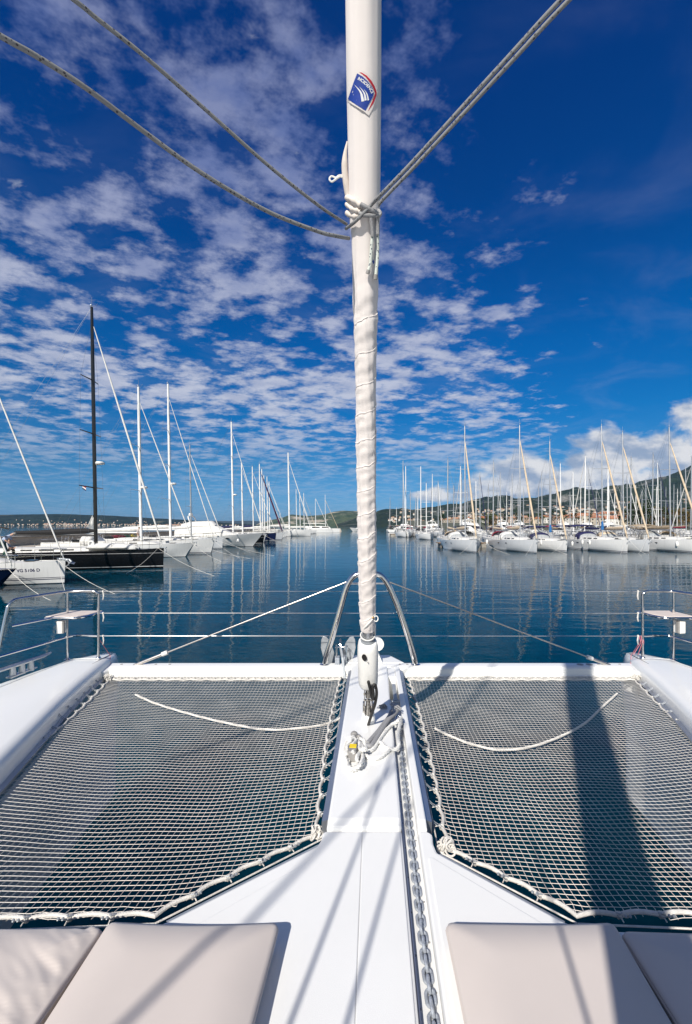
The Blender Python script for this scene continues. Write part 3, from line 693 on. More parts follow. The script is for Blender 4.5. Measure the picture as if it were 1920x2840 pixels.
# ------------------------------------------------------------------ cushions
def cushion(label, x0, x1, y0, y1, z0, z1, seed, wr=0.0, wside=0):
    cx, cy = (x0 + x1) / 2, (y0 + y1) / 2
    nx, ny = (110, 120) if wr else (56, 56); top = []; r = 0.035
    for j in range(ny + 1):
        row = []
        for i in range(nx + 1):
            fx, fy = i / nx, j / ny; ex = min(fx, 1 - fx) * (x1 - x0); ey = min(fy, 1 - fy) * (y1 - y0)
            d_ = min(ex, ey); k = min(1, d_ / 0.16); z = z1 - 0.032 * (1 - k) ** 2.2
            xs, ys = x0 + fx * (x1 - x0), y0 + fy * (y1 - y0)
            if ex < .024 and ey < .024:      # rounded corner
                gx, gy = .024 - ex, .024 - ey; g_ = math.hypot(gx, gy)
                if g_ > .024: xs += math.copysign(gx * (1 - .024 / g_), .5 - fx); ys += math.copysign(gy * (1 - .024 / g_), .5 - fy)
            # edges bow in between the corners
            xs += (0.5 - fx) * 2 * 0.010 * math.sin(math.pi * fy) * (1 - k); ys += (0.5 - fy) * 2 * 0.010 * math.sin(math.pi * fx) * (1 - k)
            nzv = noise.noise(Vector((xs * 3 + seed, ys * 3, 0.3))) * 0.004
            if wr:
                dside = (1 - fx) * (x1 - x0) if wside > 0 else fx * (x1 - x0)
                q = math.exp(-dside / 0.16) * min(1, dside / .025)
                al, ac = ys * 0.86 + xs * 0.5 * wside, xs * 0.86 - ys * 0.5
                rg = 1 - abs(noise.noise(Vector((al * 15, ac * 3.2, seed)))) * 2.6; rg2 = 1 - abs(noise.noise(Vector((al * 34, ac * 6, seed + 3)))) * 2.4
                nzv += wr * (q * (0.55 * max(-.4, rg) + 0.22 * max(-.4, rg2) - 0.45) - 0.10 * noise.noise(Vector((xs * 3.5, ys * 3.5, seed + 1))))
            row.append((xs + YAW * ys, ys, z + nzv))
        top.append(row)
    mb = MB(); mb.loft(top, closed=False, cap=False)
    per = [top[0][i] for i in range(nx + 1)] + [top[j][nx] for j in range(1, ny + 1)] + [top[ny][i] for i in range(nx - 1, -1, -1)] + [top[j][0] for j in range(ny - 1, 0, -1)]
    cw = Vector((cx + YAW * cy, cy, 0)); rings = []
    for sc, dz_ in ((1.0, 0), (1.006, -0.012), (1.004, -0.03)):
        rings.append([((p[0] - cw.x) * sc + cw.x, (p[1] - cw.y) * sc + cw.y, p[2] + dz_) for p in per])
    rings.append([((p[0] - cw.x) * .985 + cw.x, (p[1] - cw.y) * .985 + cw.y, z0 + 0.02) for p in per]); rings.append([((p[0] - cw.x) * .96 + cw.x, (p[1] - cw.y) * .96 + cw.y, z0) for p in per])
    mb.loft(rings, cap=False); mb.poly(rings[-1])
    bm = bmesh.new()
    C_ = thing('seat_cushion', label, 'cushion', (cw.x, cw.y, z0), 0, 'beige cushions on the foredeck')
    o = mb.build('cover', M['cushion'], C_, smooth=True, origin=(cw.x, cw.y, z0), flat_angle=60)
    bm.from_mesh(o.data); bmesh.ops.remove_doubles(bm, verts=bm.verts, dist=0.0004); bmesh.ops.recalc_face_normals(bm, faces=bm.faces); bm.to_mesh(o.data); bm.free()
    mb = MB(); rim = [Vector(p) + Vector((0, 0, -0.002)) for p in rings[1]]; mb.tube(rim + [rim[0]], 0.0035, 5, cap=False); mb.build('piping', M['cushion'], C_, smooth=True, origin=(cw.x, cw.y, z0))
    return C_
cushion('smooth beige seat cushion just left of the anchor chain, crossed by a soft shadow', -0.945, -0.342, 0.42, 1.625, 1.708, 1.815, 1)
cushion('wrinkled beige seat cushion at the left edge of the deck', -1.68, -0.957, 0.40, 1.605, 1.708, 1.815, 2, 0.026, 1)
cushion('beige seat cushion right of the anchor chain, half in sun and half in mast shadow', 0.256, 0.853, 0.42, 1.625, 1.708, 1.815, 3)
cushion('beige seat cushion at the right edge of the deck, lying all in shadow', 0.868, 1.60, 0.40, 1.60, 1.708, 1.805, 4)
# ------------------------------------------------------------------ furled headsail on its stay
FT = Vector((0.168, 3.42, 1.72)); ax = (Vector((-YAW * .45, -0.45, 1))).normalized()
def stay(z): return FT + ax * ((z - FT.z) / ax.z)
e1 = Vector((1, 0, 0)); e1 = (e1 - ax * e1.dot(ax)).normalized(); e2 = ax.cross(e1)          # e2 points away from the camera side? fixed below
if e2.y > 0: e2 = -e2                                                                        # e2 towards the camera
HS = thing('furled_headsail', 'white headsail rolled tight round the forestay, with sheets tied round it', 'furled sail', tuple(FT))
RS = 0.070
nphi = 56
zs = [2.50 + 0.012 * k for k in range(int(3.4 / 0.012))] + [5.9 + 0.35 * k for k in range(22)]
rings = []
def wrap_phase(z, phi):
    s_ = (z - 2.5) * 1.1; pitch = 0.150
    p_ = s_ / pitch + phi / (2 * math.pi) + 0.13 * noise.noise(Vector((s_ * 1.6, math.cos(phi) * .8, 5 + math.sin(phi) * .8))) + 0.05 * noise.noise(Vector((s_ * 5, math.cos(phi) * 2, math.sin(phi) * 2))); return p_ - math.floor(p_)
def sail_r(z, phi):
    s_ = (z - 2.5) * 1.1; k = min(1, max(0, (z - 2.44) / 0.25)); r = 0.0545 * (0.84 + 0.16 * k)
    r += 0.0075 * min(1, max(0, (z - 4.0) / 0.35)) + 0.0085 * min(1, max(0, (z - 4.56) / 0.06))
    wr = 0.0
    if z < 4.5:
        f, fade = wrap_phase(z, phi), min(1, (4.5 - z) / 0.25)
        wr += fade * (((0.0044 * f if f < 0.93 else 0.0044 * (1 - f) / 0.07) * (1 + 0.8 * noise.noise(Vector((s_ * 2.3, 0, 4)))) - 0.001))
        cs, sn = math.cos(phi), math.sin(phi)
        wr += fade * 0.0046 * noise.noise(Vector((f * 5, cs * 1.5 + s_ * 2, sn * 1.5 + 4))) + fade * 0.0030 * noise.noise(Vector((cs * 3.5 + s_ * 3, sn * 3.5, s_ * 2.5)))
    wr += 0.0042 * noise.noise(Vector((math.cos(phi) * 2.4, math.sin(phi) * 2.4, s_ * 0.9))) + 0.0012 * noise.noise(Vector((math.cos(phi) * 4, math.sin(phi) * 4, s_ * 3.0)))
    return r + wr
for z in zs:
    c = stay(z); rings.append([c + (e1 * math.cos(2 * math.pi * j / nphi) + e2 * math.sin(2 * math.pi * j / nphi)) * sail_r(z, 2 * math.pi * j / nphi) for j in range(nphi)])
M['sail'] = mat('sailcloth', (0.76, 0.705, 0.675), 0.8, var=0.07, vscale=5, sheen=0.1)
mb = MB(); mb.loft(rings); sail = mb.build('sail', M['sail'], HS, smooth=True, origin=FT, flat_angle=75)
# edge tapes spiralling up the lower part
M['tape'] = mat('sail_edge_tape', (0.70, 0.63, 0.57), 0.8, var=0.1, vscale=20)
# stitched leech edge running up the roll in a spiral
for k in range(13):
    path = []; n_ = 36
    for i in range(n_ + 1):
        phi = 2 * math.pi * i / n_; 
        best = None; zc0 = 2.5 + (k + 1 - phi / (2 * math.pi)) * 0.150 / 1.1
        zz = zc0 - 0.07
        while zz < zc0 + 0.07:
            a_, b_ = wrap_phase(zz, phi), wrap_phase(zz + 0.002, phi)
            if b_ < a_ - 0.5: best = zz; break
            zz += 0.002
        zz = best if best else zc0
        if 2.53 < zz < 4.42: path.append(stay(zz) + (e1 * math.cos(phi) + e2 * math.sin(phi)) * (sail_r(zz - 0.006, phi) - 0.0005))
    if len(path) > 4:
        mb = MB(); mb.tube(path, 0.0020, 6); mb.build('leech_edge', M['sail'], sail, smooth=True, origin=FT)
# aluminium foil and ferrule between drum and sail
mb = MB(); mb.tube([stay(2.38), stay(2.56)], 0.040, 20); mb.build('foil', M['alu'], HS, smooth=True, origin=FT)
mb = MB(); mb.tube([stay(2.425), stay(2.44)], [0.047, 0.047], 20); mb.tube([stay(2.40), stay(2.425)], [0.050, 0.050], 20); mb.build('ferrule', M['galv2'], HS, smooth=True, origin=FT)
mb = MB(); c = stay(2.455); mb.tube([c + (e1 * math.cos(a) + e2 * math.sin(a)) * 0.048 - ax * 0.008 * math.sin(a) for a in [k * math.pi / 10 for k in range(21)]], 0.005, 6, cap=False)
mb.tube([c + e1 * 0.048, c + e1 * 0.050 + ax * 0.09], 0.006, 6); mb.build('tack_strop', M['ropew'], HS, smooth=True, origin=FT)
# drum: rounded white housing
def ring(z, a, b, sq=2.6, off=0.0):
    c = stay(z) + e2 * off; out = []
    for j in range(28):
        t = 2 * math.pi * j / 28; ct, st_ = math.cos(t), math.sin(t)
        out.append(c + e1 * a * math.copysign(abs(ct) ** (2 / sq), ct) + e2 * b * math.copysign(abs(st_) ** (2 / sq), st_))
    return out
mb = MB(); mb.loft([ring(z, a, b) for z, a, b in ((2.412, 0.045, 0.045), (2.411, 0.056, 0.055), (2.402, 0.063, 0.062), (2.36, 0.071, 0.070), (2.30, 0.073, 0.076), (2.22, 0.071, 0.080), (2.13, 0.070, 0.082), (2.085, 0.068, 0.080), (2.066, 0.060, 0.070), (2.06, 0.045, 0.055))])
drum = mb.build('furler_drum', M['plasticw'], HS, smooth=True, origin=FT, flat_angle=60)
c = D(1011, 1823, 1)
def on_drum(u, v, off=0.0, rad=0.085):
    o = Vector((0, 0, CZ)); d_ = D(u, v, 1) - o
    f = o - FT; dp = d_ - ax * d_.dot(ax); fp = f - ax * f.dot(ax); A = dp.dot(dp); B = 2 * dp.dot(fp); C = fp.dot(fp) - (rad + off) ** 2
    disc = max(0.0, B * B - 4 * A * C)
    return o + d_ * ((-B - math.sqrt(disc)) / (2 * A))
def decal(name, polys, rad, off, m, parent, cuts=3, thick=0.0004):
    bm = bmesh.new()
    for pts in polys:
        vs = [bm.verts.new((u, v, 0)) for u, v in pts]; bm.faces.new(vs)
    bmesh.ops.remove_doubles(bm, verts=bm.verts[:], dist=0.02); bmesh.ops.triangulate(bm, faces=bm.faces[:]); bmesh.ops.subdivide_edges(bm, edges=bm.edges[:], cuts=cuts, use_grid_fill=True)
    for v in bm.verts: v.co = on_drum(v.co.x, v.co.y, off, rad) - FT
    me = bpy.data.meshes.new(name); bm.normal_update()
    for f_ in bm.faces: f_.smooth = True
    bm.to_mesh(me); bm.free(); me.materials.append(m)
    o = bpy.data.objects.new(name, me); COL.objects.link(o); o.parent = parent
    s_ = o.modifiers.new('thickness', 'SOLIDIFY'); s_.thickness = thick; s_.offset = 0
    x_ = o.modifiers.new('crisp_edges', 'EDGE_SPLIT'); x_.split_angle = R(35)
    return o
def blob(cx, cy, rx, ry, rot=0, n=18): return [(cx + rx * math.cos(a) * math.cos(rot) - ry * math.sin(a) * math.sin(rot), cy + rx * math.cos(a) * math.sin(rot) + ry * math.sin(a) * math.cos(rot)) for a in [2 * math.pi * k / n for k in range(n)]]
decal('drum_window', [blob(1011, 1824, 6.5, 9.5, -0.4)], 0.0815, 0.0, M['black'], drum, 1, 0.004)
decal('screw', [blob(1021, 1838, 1.7, 1.7)], 0.0815, 0.001, M['plasticg'], drum, 0, 0.003)
# link plates from drum down to the deck
a, b = stay(2.07), stay(1.80)
M['plate'] = mat('perforated_stainless', (0.55, 0.52, 0.48), 0.3, 0.9, var=0.5, vscale=55)
mb = MB()
for s_ in (-1, 1):
    o_ = e1 * 0.026 * s_
    mb.loft([[p + o_ - e1 * .003 + e2 * .020, p + o_ + e1 * .003 + e2 * .020, p + o_ + e1 * .003 - e2 * .020, p + o_ - e1 * .003 - e2 * .020] for p in (a, a.lerp(b, .5), b)])
link = mb.build('link_plate', M['plate'], HS, origin=FT, bevel=0.002)
mb = MB()
for t in (0.12, 0.35, 0.55, 0.78, 0.95):
    c = a.lerp(b, t); mb.tube([c - e1 * .034, c + e1 * .034], 0.0085, 10)
mb.tube([a, a.lerp(b, .45)], 0.019, 12); mb.tube([a.lerp(b, .55), b], [0.015, 0.024], 12); mb.build('toggle_pin', M['plate'], HS, smooth=True, origin=FT)
mb = MB(); f = Vector((FT.x, FT.y, 0)); mb.lathe([(0.052, 1.722), (0.050, 1.76), (0.044, 1.80), (0.032, 1.815)], (f.x, f.y, 0), 24); mb.build('tack_base', M['gel'], HS, smooth=True, origin=FT)
mb = MB(); mb.box((f.x - 0.035, f.y + 0.01, 1.82), (0.012, 0.06, 0.09)); mb.box((f.x + 0.035, f.y + 0.01, 1.82), (0.012, 0.06, 0.09)); mb.build('fork', M['plate'], HS, origin=FT, bevel=0.003)
mb = MB(); q = [stay(2.07) + e2 * 0.012, D(1025, 1905, 3.18), D(1031, 1925, 3.17), D(1038, 1912, 3.17), D(1044, 1930, 3.20), D(1042, 1958, 3.25), D(1034, 1980, 3.28), D(1026, 2003, 3.32), D(1022, 2014, 3.36)]
q = [D(1022, 1890, 3.10), D(1028, 1915, 3.14), D(1034, 1940, 3.19), D(1036, 1925, 3.14), D(1034, 1905, 3.12), D(1041, 1900, 3.12), D(1045, 1922, 3.15), D(1041, 1950, 3.20), D(1033, 1975, 3.26), D(1025, 2000, 3.33), D(1021, 2012, 3.37)]
mb.tube(arc(q, 5), 0.0105, 10); mb.build('furling_line_cover', M['black'], HS, smooth=True, origin=FT)
# clew bulge, tail of cloth and grommet loop on the left side
mb = MB()
cl = [(957, 392, 2.2), (951, 430, 3.6), (950, 470, 4.2), (954, 510, 4.4), (961, 548, 4.6), (975, 575, 4.6)]
mb.tube(arc([on_drum(u + 9, v, 0.0, 0.055) + e1 * -0.004 for u, v, k in cl], 5), [0.003 + 0.011 * min(1, i / 8) for i in range(26)], 14)
mb.tube(arc([on_drum(u, v, 0.004, 0.072) for u, v in ((962, 548), (975, 553), (990, 562), (1002, 571))], 4), [0.011 + .002 * math.sin(i * 1.3) for i in range(13)], 14)
mb.tube(arc([on_drum(u, v, 0.002, 0.070) for u, v in ((962, 566), (975, 578), (990, 584), (1000, 588))], 4), [0.010 + .002 * math.sin(i * 1.7) for i in range(13)], 14)
mb.tube(arc([on_drum(u, v, -0.004, 0.070) for u, v in ((962, 590), (975, 598), (990, 600), (1004, 594))], 4), [0.011 + .002 * math.sin(i * 1.1) for i in range(13)], 14)
mb.build('clew', M['tape'], HS, smooth=True, origin=FT)
mb = MB(); p0 = on_drum(956, 487, -.005, 0.07); mb.tube(arc([p0, D(941, 487, p0.y), D(932, 493, p0.y), D(920, 489, p0.y), D(914, 497, p0.y), D(921, 504, p0.y), D(933, 496, p0.y), D(944, 490, p0.y), p0 + Vector((0, 0, -.01))], 5), 0.0042, 6); mb.build('grommet_loop', M['ropew'], HS, smooth=True, origin=FT)
mb = MB(); p0 = on_drum(1038, 1690, -.004, .06)
mb.tube(arc([on_drum(1009, 1743, 0.002, .050), on_drum(1022, 1730, 0.003, .053), on_drum(1034, 1716, 0.002, .055)], 5), 0.006, 6)
c = on_drum(1038, 1716, .002, .056); mb.tube([c + Vector((0.014 * math.cos(a) + .012, 0, 0.018 * math.sin(a))) for a in [k * math.pi / 8 for k in range(17)]], 0.0038, 6, cap=False); mb.build('tack_lashing', M['ropew'], HS, smooth=True, origin=FT)
mb = MB(); c = on_drum(1035, 1713, .004, .057); mb.ball(tuple(c), 0.008, 8); mb.build('grommet', M['brass'], HS, smooth=True, origin=FT)
# maker's patch
RP = RS + 0.0042
def K(x, y): return (880 + x / 4.646, y / 4.646)
patch = decal('sail_patch', [[K(*p) for p in ((535, 880), (620, 930), (700, 1010), (760, 1110), (775, 1190), (755, 1290), (710, 1410), (668, 1490), (640, 1470), (610, 1440), (380, 1300), (392, 1240), (505, 930))]], RP, 0.0, M['sail'], HS, 4)
decal('patch_field', [[K(*p) for p in ((516, 945), (585, 985), (650, 1045), (700, 1115), (735, 1187), (715, 1250), (625, 1427), (510, 1355), (396, 1277), (430, 1180), (470, 1060))]], RP, 0.0006, M['blue'], patch, 4)
decal('patch_border', [[K(*p) for p in ((543, 930), (575, 935), (640, 975), (700, 1040), (745, 1120), (768, 1192), (748, 1200), (722, 1130), (680, 1060), (625, 990))], [K(*p) for p in ((768, 1192), (760, 1240), (725, 1330), (655, 1432), (690, 1350), (730, 1260), (748, 1200))]], RP, 0.0006, M['red'], patch, 3)
sw = []
for (x0, y0), (x1, y1), (x2, y2), wd in (((474, 1085), (560, 1190), (590, 1310), 36), ((540, 1110), (605, 1200), (625, 1298), 28), ((598, 1143), (640, 1210), (660, 1297), 20)):
    A_ = arc([(x0, y0, 0), (x1 - wd * .3, y1, 0), (x2 - wd * .5, y2, 0)], 5); B_ = arc([(x0, y0, 0), (x1 + wd * .3, y1 - 4, 0), (x2 + wd * .5, y2 - 8, 0)], 5)
    for i in range(len(A_) - 1): sw.append([K(A_[i].x, A_[i].y), K(A_[i + 1].x, A_[i + 1].y), K(B_[i + 1].x, B_[i + 1].y), K(B_[i].x, B_[i].y)] if i else [K(A_[0].x, A_[0].y), K(A_[1].x, A_[1].y), K(B_[1].x, B_[1].y)])
decal('patch_emblem', sw, RP, 0.0011, M['white'], patch, 1)
def text_mesh(txt, size=1.0):
    cu = bpy.data.curves.new('t', 'FONT'); cu.body = txt; cu.size = size; cu.offset = 0.03
    to = bpy.data.objects.new('t', cu); COL.objects.link(to); dg = bpy.context.evaluated_depsgraph_get(); dg.update()
    me = bpy.data.meshes.new_from_object(to.evaluated_get(dg)); bpy.data.objects.remove(to); return me
me = text_mesh('INCIDENCE'); xs = [v.co.x for v in me.vertices]; ys = [v.co.y for v in me.vertices]; wx, wy = max(xs), max(ys)
base = arc([(518, 1022, 0), (566, 1050, 0), (625, 1100, 0), (672, 1155, 0), (700, 1208, 0)], 8)
for v in me.vertices:
    t = v.co.x / wx * (len(base) - 1); i = min(int(t), len(base) - 2); p = base[i].lerp(base[i + 1], t - i); d_ = (base[i + 1] - base[i]).normalized(); n_ = Vector((d_.y, -d_.x, 0)); q = p + n_ * (v.co.y / wy) * 40
    v.co = on_drum(*K(q.x, q.y), 0.0011, RP) - FT
me.materials.clear(); me.materials.append(M['white']); o = bpy.data.objects.new('patch_lettering', me); COL.objects.link(o); o.parent = patch
# small maker's tab lower down
decal('sail_tab', [[(1036, 716), (1041, 728), (1036, 737), (1031, 726)]], 0.0662, 0.001, M['white'], HS, 1)
decal('tab_mark', [[(1036, 719), (1039, 727), (1036, 733), (1033, 725)]], 0.0662, 0.0022, M['blue'], HS, 1)

# ------------------------------------------------------------------ sheets tied round the sail
def rope_thing(name, label, path, r, m, group=None, n=10, lay=False):
    mb = MB()
    if lay: laid(mb, path, r)
    else: mb.tube(path, r, n)
    o = mb.build(name, m, smooth=True, origin=path[len(path) // 2]); return tag(o, label, 'rope', group)
g = 'headsail sheets'
k0 = on_drum(962, 622, 0.0, 0.072); k1 = on_drum(968, 661, -0.004, 0.064)
rope_thing('headsail_sheet', 'upper of the two grey flecked ropes running to the upper left, the straighter one', arc([k0, D(880, 567, 1.98), D(740, 455, 1.83), D(560, 295, 1.66), D(400, 155, 1.52), D(270, 52, 1.43), D(202, -3, 1.38), Vector((-1.02, 1.20, 4.81)), Vector((-1.5, .70, 4.85)), Vector((-2.6, -.45, 4.95))], 8), 0.0068, M['sheet'], g)
rope_thing('headsail_sheet', 'lower of the two grey flecked ropes running to the upper left, sagging in a curve', arc([k1, D(930, 654, 2.02), D(880, 641, 1.97), D(740, 585, 1.84), D(560, 480, 1.67), D(400, 365, 1.54), D(240, 245, 1.41), D(100, 155, 1.32), D(0, 99, 1.26), Vector((-1.16, 1.08, 4.56)), Vector((-1.65, .62, 4.58)), Vector((-2.9, -.55, 4.68))], 8), 0.0080, M['sheet'], g)
fr = on_drum(960, 634, 0.004, 0.073)
rope_thing('headsail_sheet', 'front rope of the pair running to the upper right from the knot on the sail', arc([fr, on_drum(985, 615, 0.010, 0.075), on_drum(1010, 590, 0.012, 0.075), on_drum(1035, 563, 0.020, 0.075), D(1060, 537, 1.93), D(1150, 443, 1.83), D(1300, 278, 1.68), D(1420, 147, 1.58), D(1545, 10, 1.48), Vector((.83, 1.36, 4.96)), Vector((1.2, 1.06, 5.10)), Vector((2.3, .15, 5.45))], 8), 0.0074, M['sheet'], g)
rope_thing('headsail_sheet', 'rear rope of the pair running to the upper right, leaving from behind the sail', arc([on_drum(1042, 580, -0.008, 0.07) + e2 * -0.03, D(1060, 556, 2.05), D(1150, 462, 1.95), D(1300, 300, 1.79), D(1420, 170, 1.67), D(1565, 14, 1.55), Vector((.90, 1.42, 5.04)), Vector((1.27, 1.12, 5.18)), Vector((2.37, .2, 5.55))], 8), 0.0075, M['sheet'], g)
# knot wraps and tails
mb = MB()
mb.tube(arc([on_drum(u, v, 0.010, 0.075) for u, v in ((1000, 566), (1012, 572), (1025, 580), (1040, 588), (1050, 594))], 4), 0.0095, 10)
mb.tube(arc([on_drum(u, v, 0.008, 0.075) for u, v in ((996, 592), (1010, 596), (1025, 598), (1040, 597))] + [on_drum(1048, 590, 0.010, .068)], 4), 0.0095, 10)
c = on_drum(1046, 592, .006, .070); mb.tube([c + Vector((0.014 * math.cos(a), 0.01 * math.sin(a), .020 * math.sin(a))) for a in [k * math.pi / 8 for k in range(17)]], 0.009, 8, cap=False)
for pts in (((1028, 604), (1032, 630), (1034, 655)), ((1046, 600), (1048, 625), (1048, 650))):
    mb.tube(arc([on_drum(u, v, 0.010, 0.075) for u, v in pts], 5), 0.0085, 8)
kn = mb.build('sheet_knot', M['ropeg'], smooth=True, origin=c); tag(kn, 'grey rope knot wrapped round the furled sail where the sheets meet', 'knot')
for pts, lab in ((((1034, 652), (1031, 680), (1029, 710), (1027, 735), (1022, 752)), 'shorter pale rope tail dangling from the knot on the sail'), (((1048, 648), (1048, 690), (1046, 730), (1042, 768)), 'longer pale rope tail dangling at the right edge of the sail')):
    pth = arc([on_drum(u, v, 0.012, 0.067) for u, v in pts], 6); mb = MB(); mb.tube(pth, 0.0075, 8)
    T = thing('rope_tail', lab, 'rope', tuple(pth[0]), 0, 'rope tails on the sail'); mb.build('tail', M['sheetw'], T, smooth=True, origin=pth[0])
    mb = MB(); mb.tube(pth[-2:] + [pth[-1] + (pth[-1] - pth[-2]).normalized() * 0.012], 0.0095, 8); mb.build('whipping', M['plasticg'], T, smooth=True, origin=pth[0])

# ------------------------------------------------------------------ anchor hung under the bow roller
AN = D(938, 1842, 4.98); A = thing('anchor', 'galvanised plough anchor hanging over the bow beam left of the furled sail', 'anchor', tuple(AN))
for s_ in (-1, 1):
    mb = MB(); pts = []
    for i in range(13):
        a = -math.pi * 0.5 + math.pi * i / 12
        pts.append(i)
    out = [(0.02, -0.02), (0.035, 0.10), (0.07, 0.22), (0.11, 0.285), (0.145, 0.29), (0.16, 0.25), (0.165, 0.16), (0.145, 0.06), (0.10, -0.04), (0.05, -0.09)]
    fr_ = [AN + Vector((s_ * x * 1.18, 0.10 + 0.14 * x - z * .1, z - 0.01)) for x, z in out]; bk = [p + Vector((0, 0.012, 0)) for p in fr_]
    mb.loft([fr_, bk]); mb.build('fluke', M['galv2'], A, origin=AN, bevel=0.003)
mb = MB(); t0, t1 = D(944, 1790, 5.02), D(957, 1884, 4.74)
mb.loft([[p + Vector((x, 0, z)) for x, z in ((-.012, -.018), (.012, -.018), (.012, .018), (-.012, .018))] for p in (D(944, 1775, 5.05), t0, t0.lerp(t1, .5) + Vector((0, 0, .03)), t1)]); mb.build('shank', M['galv2'], A, origin=AN, bevel=0.004)
mb = MB()
for u in (934, 961): p, q_ = D(u, 1788, 5.0), D(u - 1, 1842, 4.95); mb.tube([p, q_], 0.009, 8)
mb.tube([D(930, 1795, 5.0), D(966, 1792, 5.0)], 0.007, 8); mb.tube(arc([D(942, 1786, 5), D(950, 1795, 4.98), D(962, 1792, 4.98), D(968, 1800, 4.98)], 4), 0.003, 5); mb.build('roller_cheek', M['steel'], A, smooth=True, origin=AN)
mb = MB(); c = D(958, 1884, 4.74); mb.tube([c + Vector((.02 * math.cos(a), .01 * math.sin(a), .035 * math.sin(a) - .02)) for a in [k * math.pi / 8 for k in range(17)]], 0.008, 8, cap=False); mb.build('shackle', M['steel'], A, smooth=True, origin=AN)
mb = MB(); mb.box((D(936, 1832, 4.96).x, 4.95, 1.735), (0.05, 0.12, 0.07)); mb.box((D(956, 1832, 4.96).x, 4.95, 1.735), (0.02, 0.12, 0.09)); mb.build('roller', M['galv'], A, origin=AN, bevel=0.006)

# ------------------------------------------------------------------ anchor chain in its gutter
xg = (GL + GR) / 2 + 0.006
CH = thing('anchor_chain', 'grey galvanised anchor chain lying along the gutter in the deck', 'chain', tuple(S(xg, 1.0, 1.668)))
def link_mesh():
    mb = MB(); w_, l_, r = 0.0135, 0.0115, 0.0060; pts = []
    for k in range(24):
        a = 2 * math.pi * k / 24; pts.append((w_ * math.cos(a), w_ * math.sin(a) + math.copysign(l_, math.sin(a)) * min(1, abs(math.sin(a)) * 4), 0))
    mb.tube(pts + [pts[0]], r, 8, cap=False); return mb
base_ = S(xg, 1.0, 1.668); l0 = None; pitch = 0.0358; n_ch = 74; yw = math.atan2(-YAW, 1)
for k in range(n_ch):
    y = 0.93 + k * pitch; p = S(xg + 0.004 * math.sin(y * 2.2), y, 1.6755 if k % 2 else 1.682) - base_
    if l0 is None: l0 = link_mesh().build('chain_link', M['galv'], CH, smooth=True); o = l0
    else: o = l0.copy(); COL.objects.link(o); o.parent = CH
    rn = random.Random(k); o.location = p
    o.rotation_euler = (rn.uniform(-.05, .05), (R(0) if k % 2 else R(78)) + rn.uniform(-.12, .12), yw + rn.uniform(-.05, .05)); o.scale = (1, 1.0, 1)
# swivel shackle, white bridle ropes and grey braids
SH = P(1107, 1994, 1.75); y_ = SH.y
mb = MB(); mb.tube([SH + Vector((0.022 * math.cos(a), 0.03 * math.sin(a), 0.012 * math.sin(a))) for a in [k * math.pi / 9 for k in range(19)]], 0.0085, 10, cap=False)
mb.tube([SH + Vector((-.03, -.02, 0)), SH + Vector((.03, -.02, 0))], 0.007, 8); o = mb.build('bow_shackle', M['steel'], smooth=True, origin=SH); tag(o, 'bright steel bow shackle joining chain and white ropes beside the spine', 'shackle')
mb = MB(); q0 = P(1092, 1900, 1.72); q1 = P(1098, 1945, 1.735)
mb.loft([[p + Vector((x, 0, z)) for x, z in ((-.016, -.01), (.016, -.01), (.016, .012), (-.016, .012))] for p in (q0, q1)]); mb.tube([P(1098, 1943, 1.735) + Vector((0.02 * math.cos(a), .03 * math.sin(a), 0)) for a in [k * math.pi / 8 for k in range(17)]], 0.009, 8, cap=False)
o = mb.build('chain_stopper', M['galv2'], origin=q0, bevel=0.003); tag(o, 'steel chain hook lying in the gutter opening ahead of the shackle', 'hook')
def C7(x, y, z=1.735): return P(840 + x / 3.9275, 1960 + y / 3.9275, z)
rr = 0.0135
rope_thing('bridle_rope', 'white laid rope running from the shackle down to the tangled coil', arc([C7(1075, 120, 1.755), C7(1035, 155, 1.765), C7(985, 190), C7(920, 245), C7(860, 320), C7(810, 400), C7(760, 470), C7(690, 485), C7(620, 455), C7(560, 470), C7(510, 530), C7(495, 600)], 7), rr, M['ropew'], 'white bridle ropes', lay=True)
rope_thing('bridle_rope', 'white laid rope hanging from the shackle and curling up at its free end', arc([C7(1075, 130, 1.752), C7(1060, 190, 1.75), C7(1045, 270), C7(1040, 350), C7(1050, 420), C7(1020, 462), C7(960, 465), C7(905, 440), C7(870, 405), C7(848, 385)], 7), rr, M['ropew'], 'white bridle ropes', lay=True)
rope_thing('bridle_rope', 'white laid rope sweeping in a low curve from the coil towards the gutter', arc([C7(950, 470), C7(900, 510), C7(850, 548), C7(780, 568), C7(710, 545), C7(650, 505), C7(590, 490, 1.75), C7(540, 515, 1.75)], 7), rr, M['ropew'], 'white bridle ropes', lay=True)
mb = MB(); rn = random.Random(3)
def lp(pts, z): laid(mb, arc([C7(x, y, z + .012 * math.sin(i * 2.1)) for i, (x, y) in enumerate(pts)], 6), rr, n=4)
lp(((500, 650), (470, 560), (462, 450), (490, 370), (540, 335), (590, 340), (615, 390), (625, 450)), 1.738)
lp(((650, 560), (655, 620), (620, 670), (560, 690), (505, 660), (480, 590), (500, 510), (560, 450)), 1.738)
lp(((630, 345), (660, 360), (685, 400), (690, 440), (670, 460), (640, 420), (610, 400)), 1.745)
lp(((520, 520), (545, 420), (575, 380), (560, 345), (520, 360), (490, 420), (485, 520)), 1.762)
lp(((590, 600), (600, 530), (640, 500), (655, 560), (620, 640), (570, 660)), 1.758)
lp(((700, 470), (650, 470), (600, 440), (570, 460), (545, 500)), 1.772)
o = mb.build('rope_coil', M['ropew'], smooth=True, origin=C7(560, 520, 1.722)); tag(o, 'tangled coil of thick white rope heaped round the deck cleat', 'rope coil')
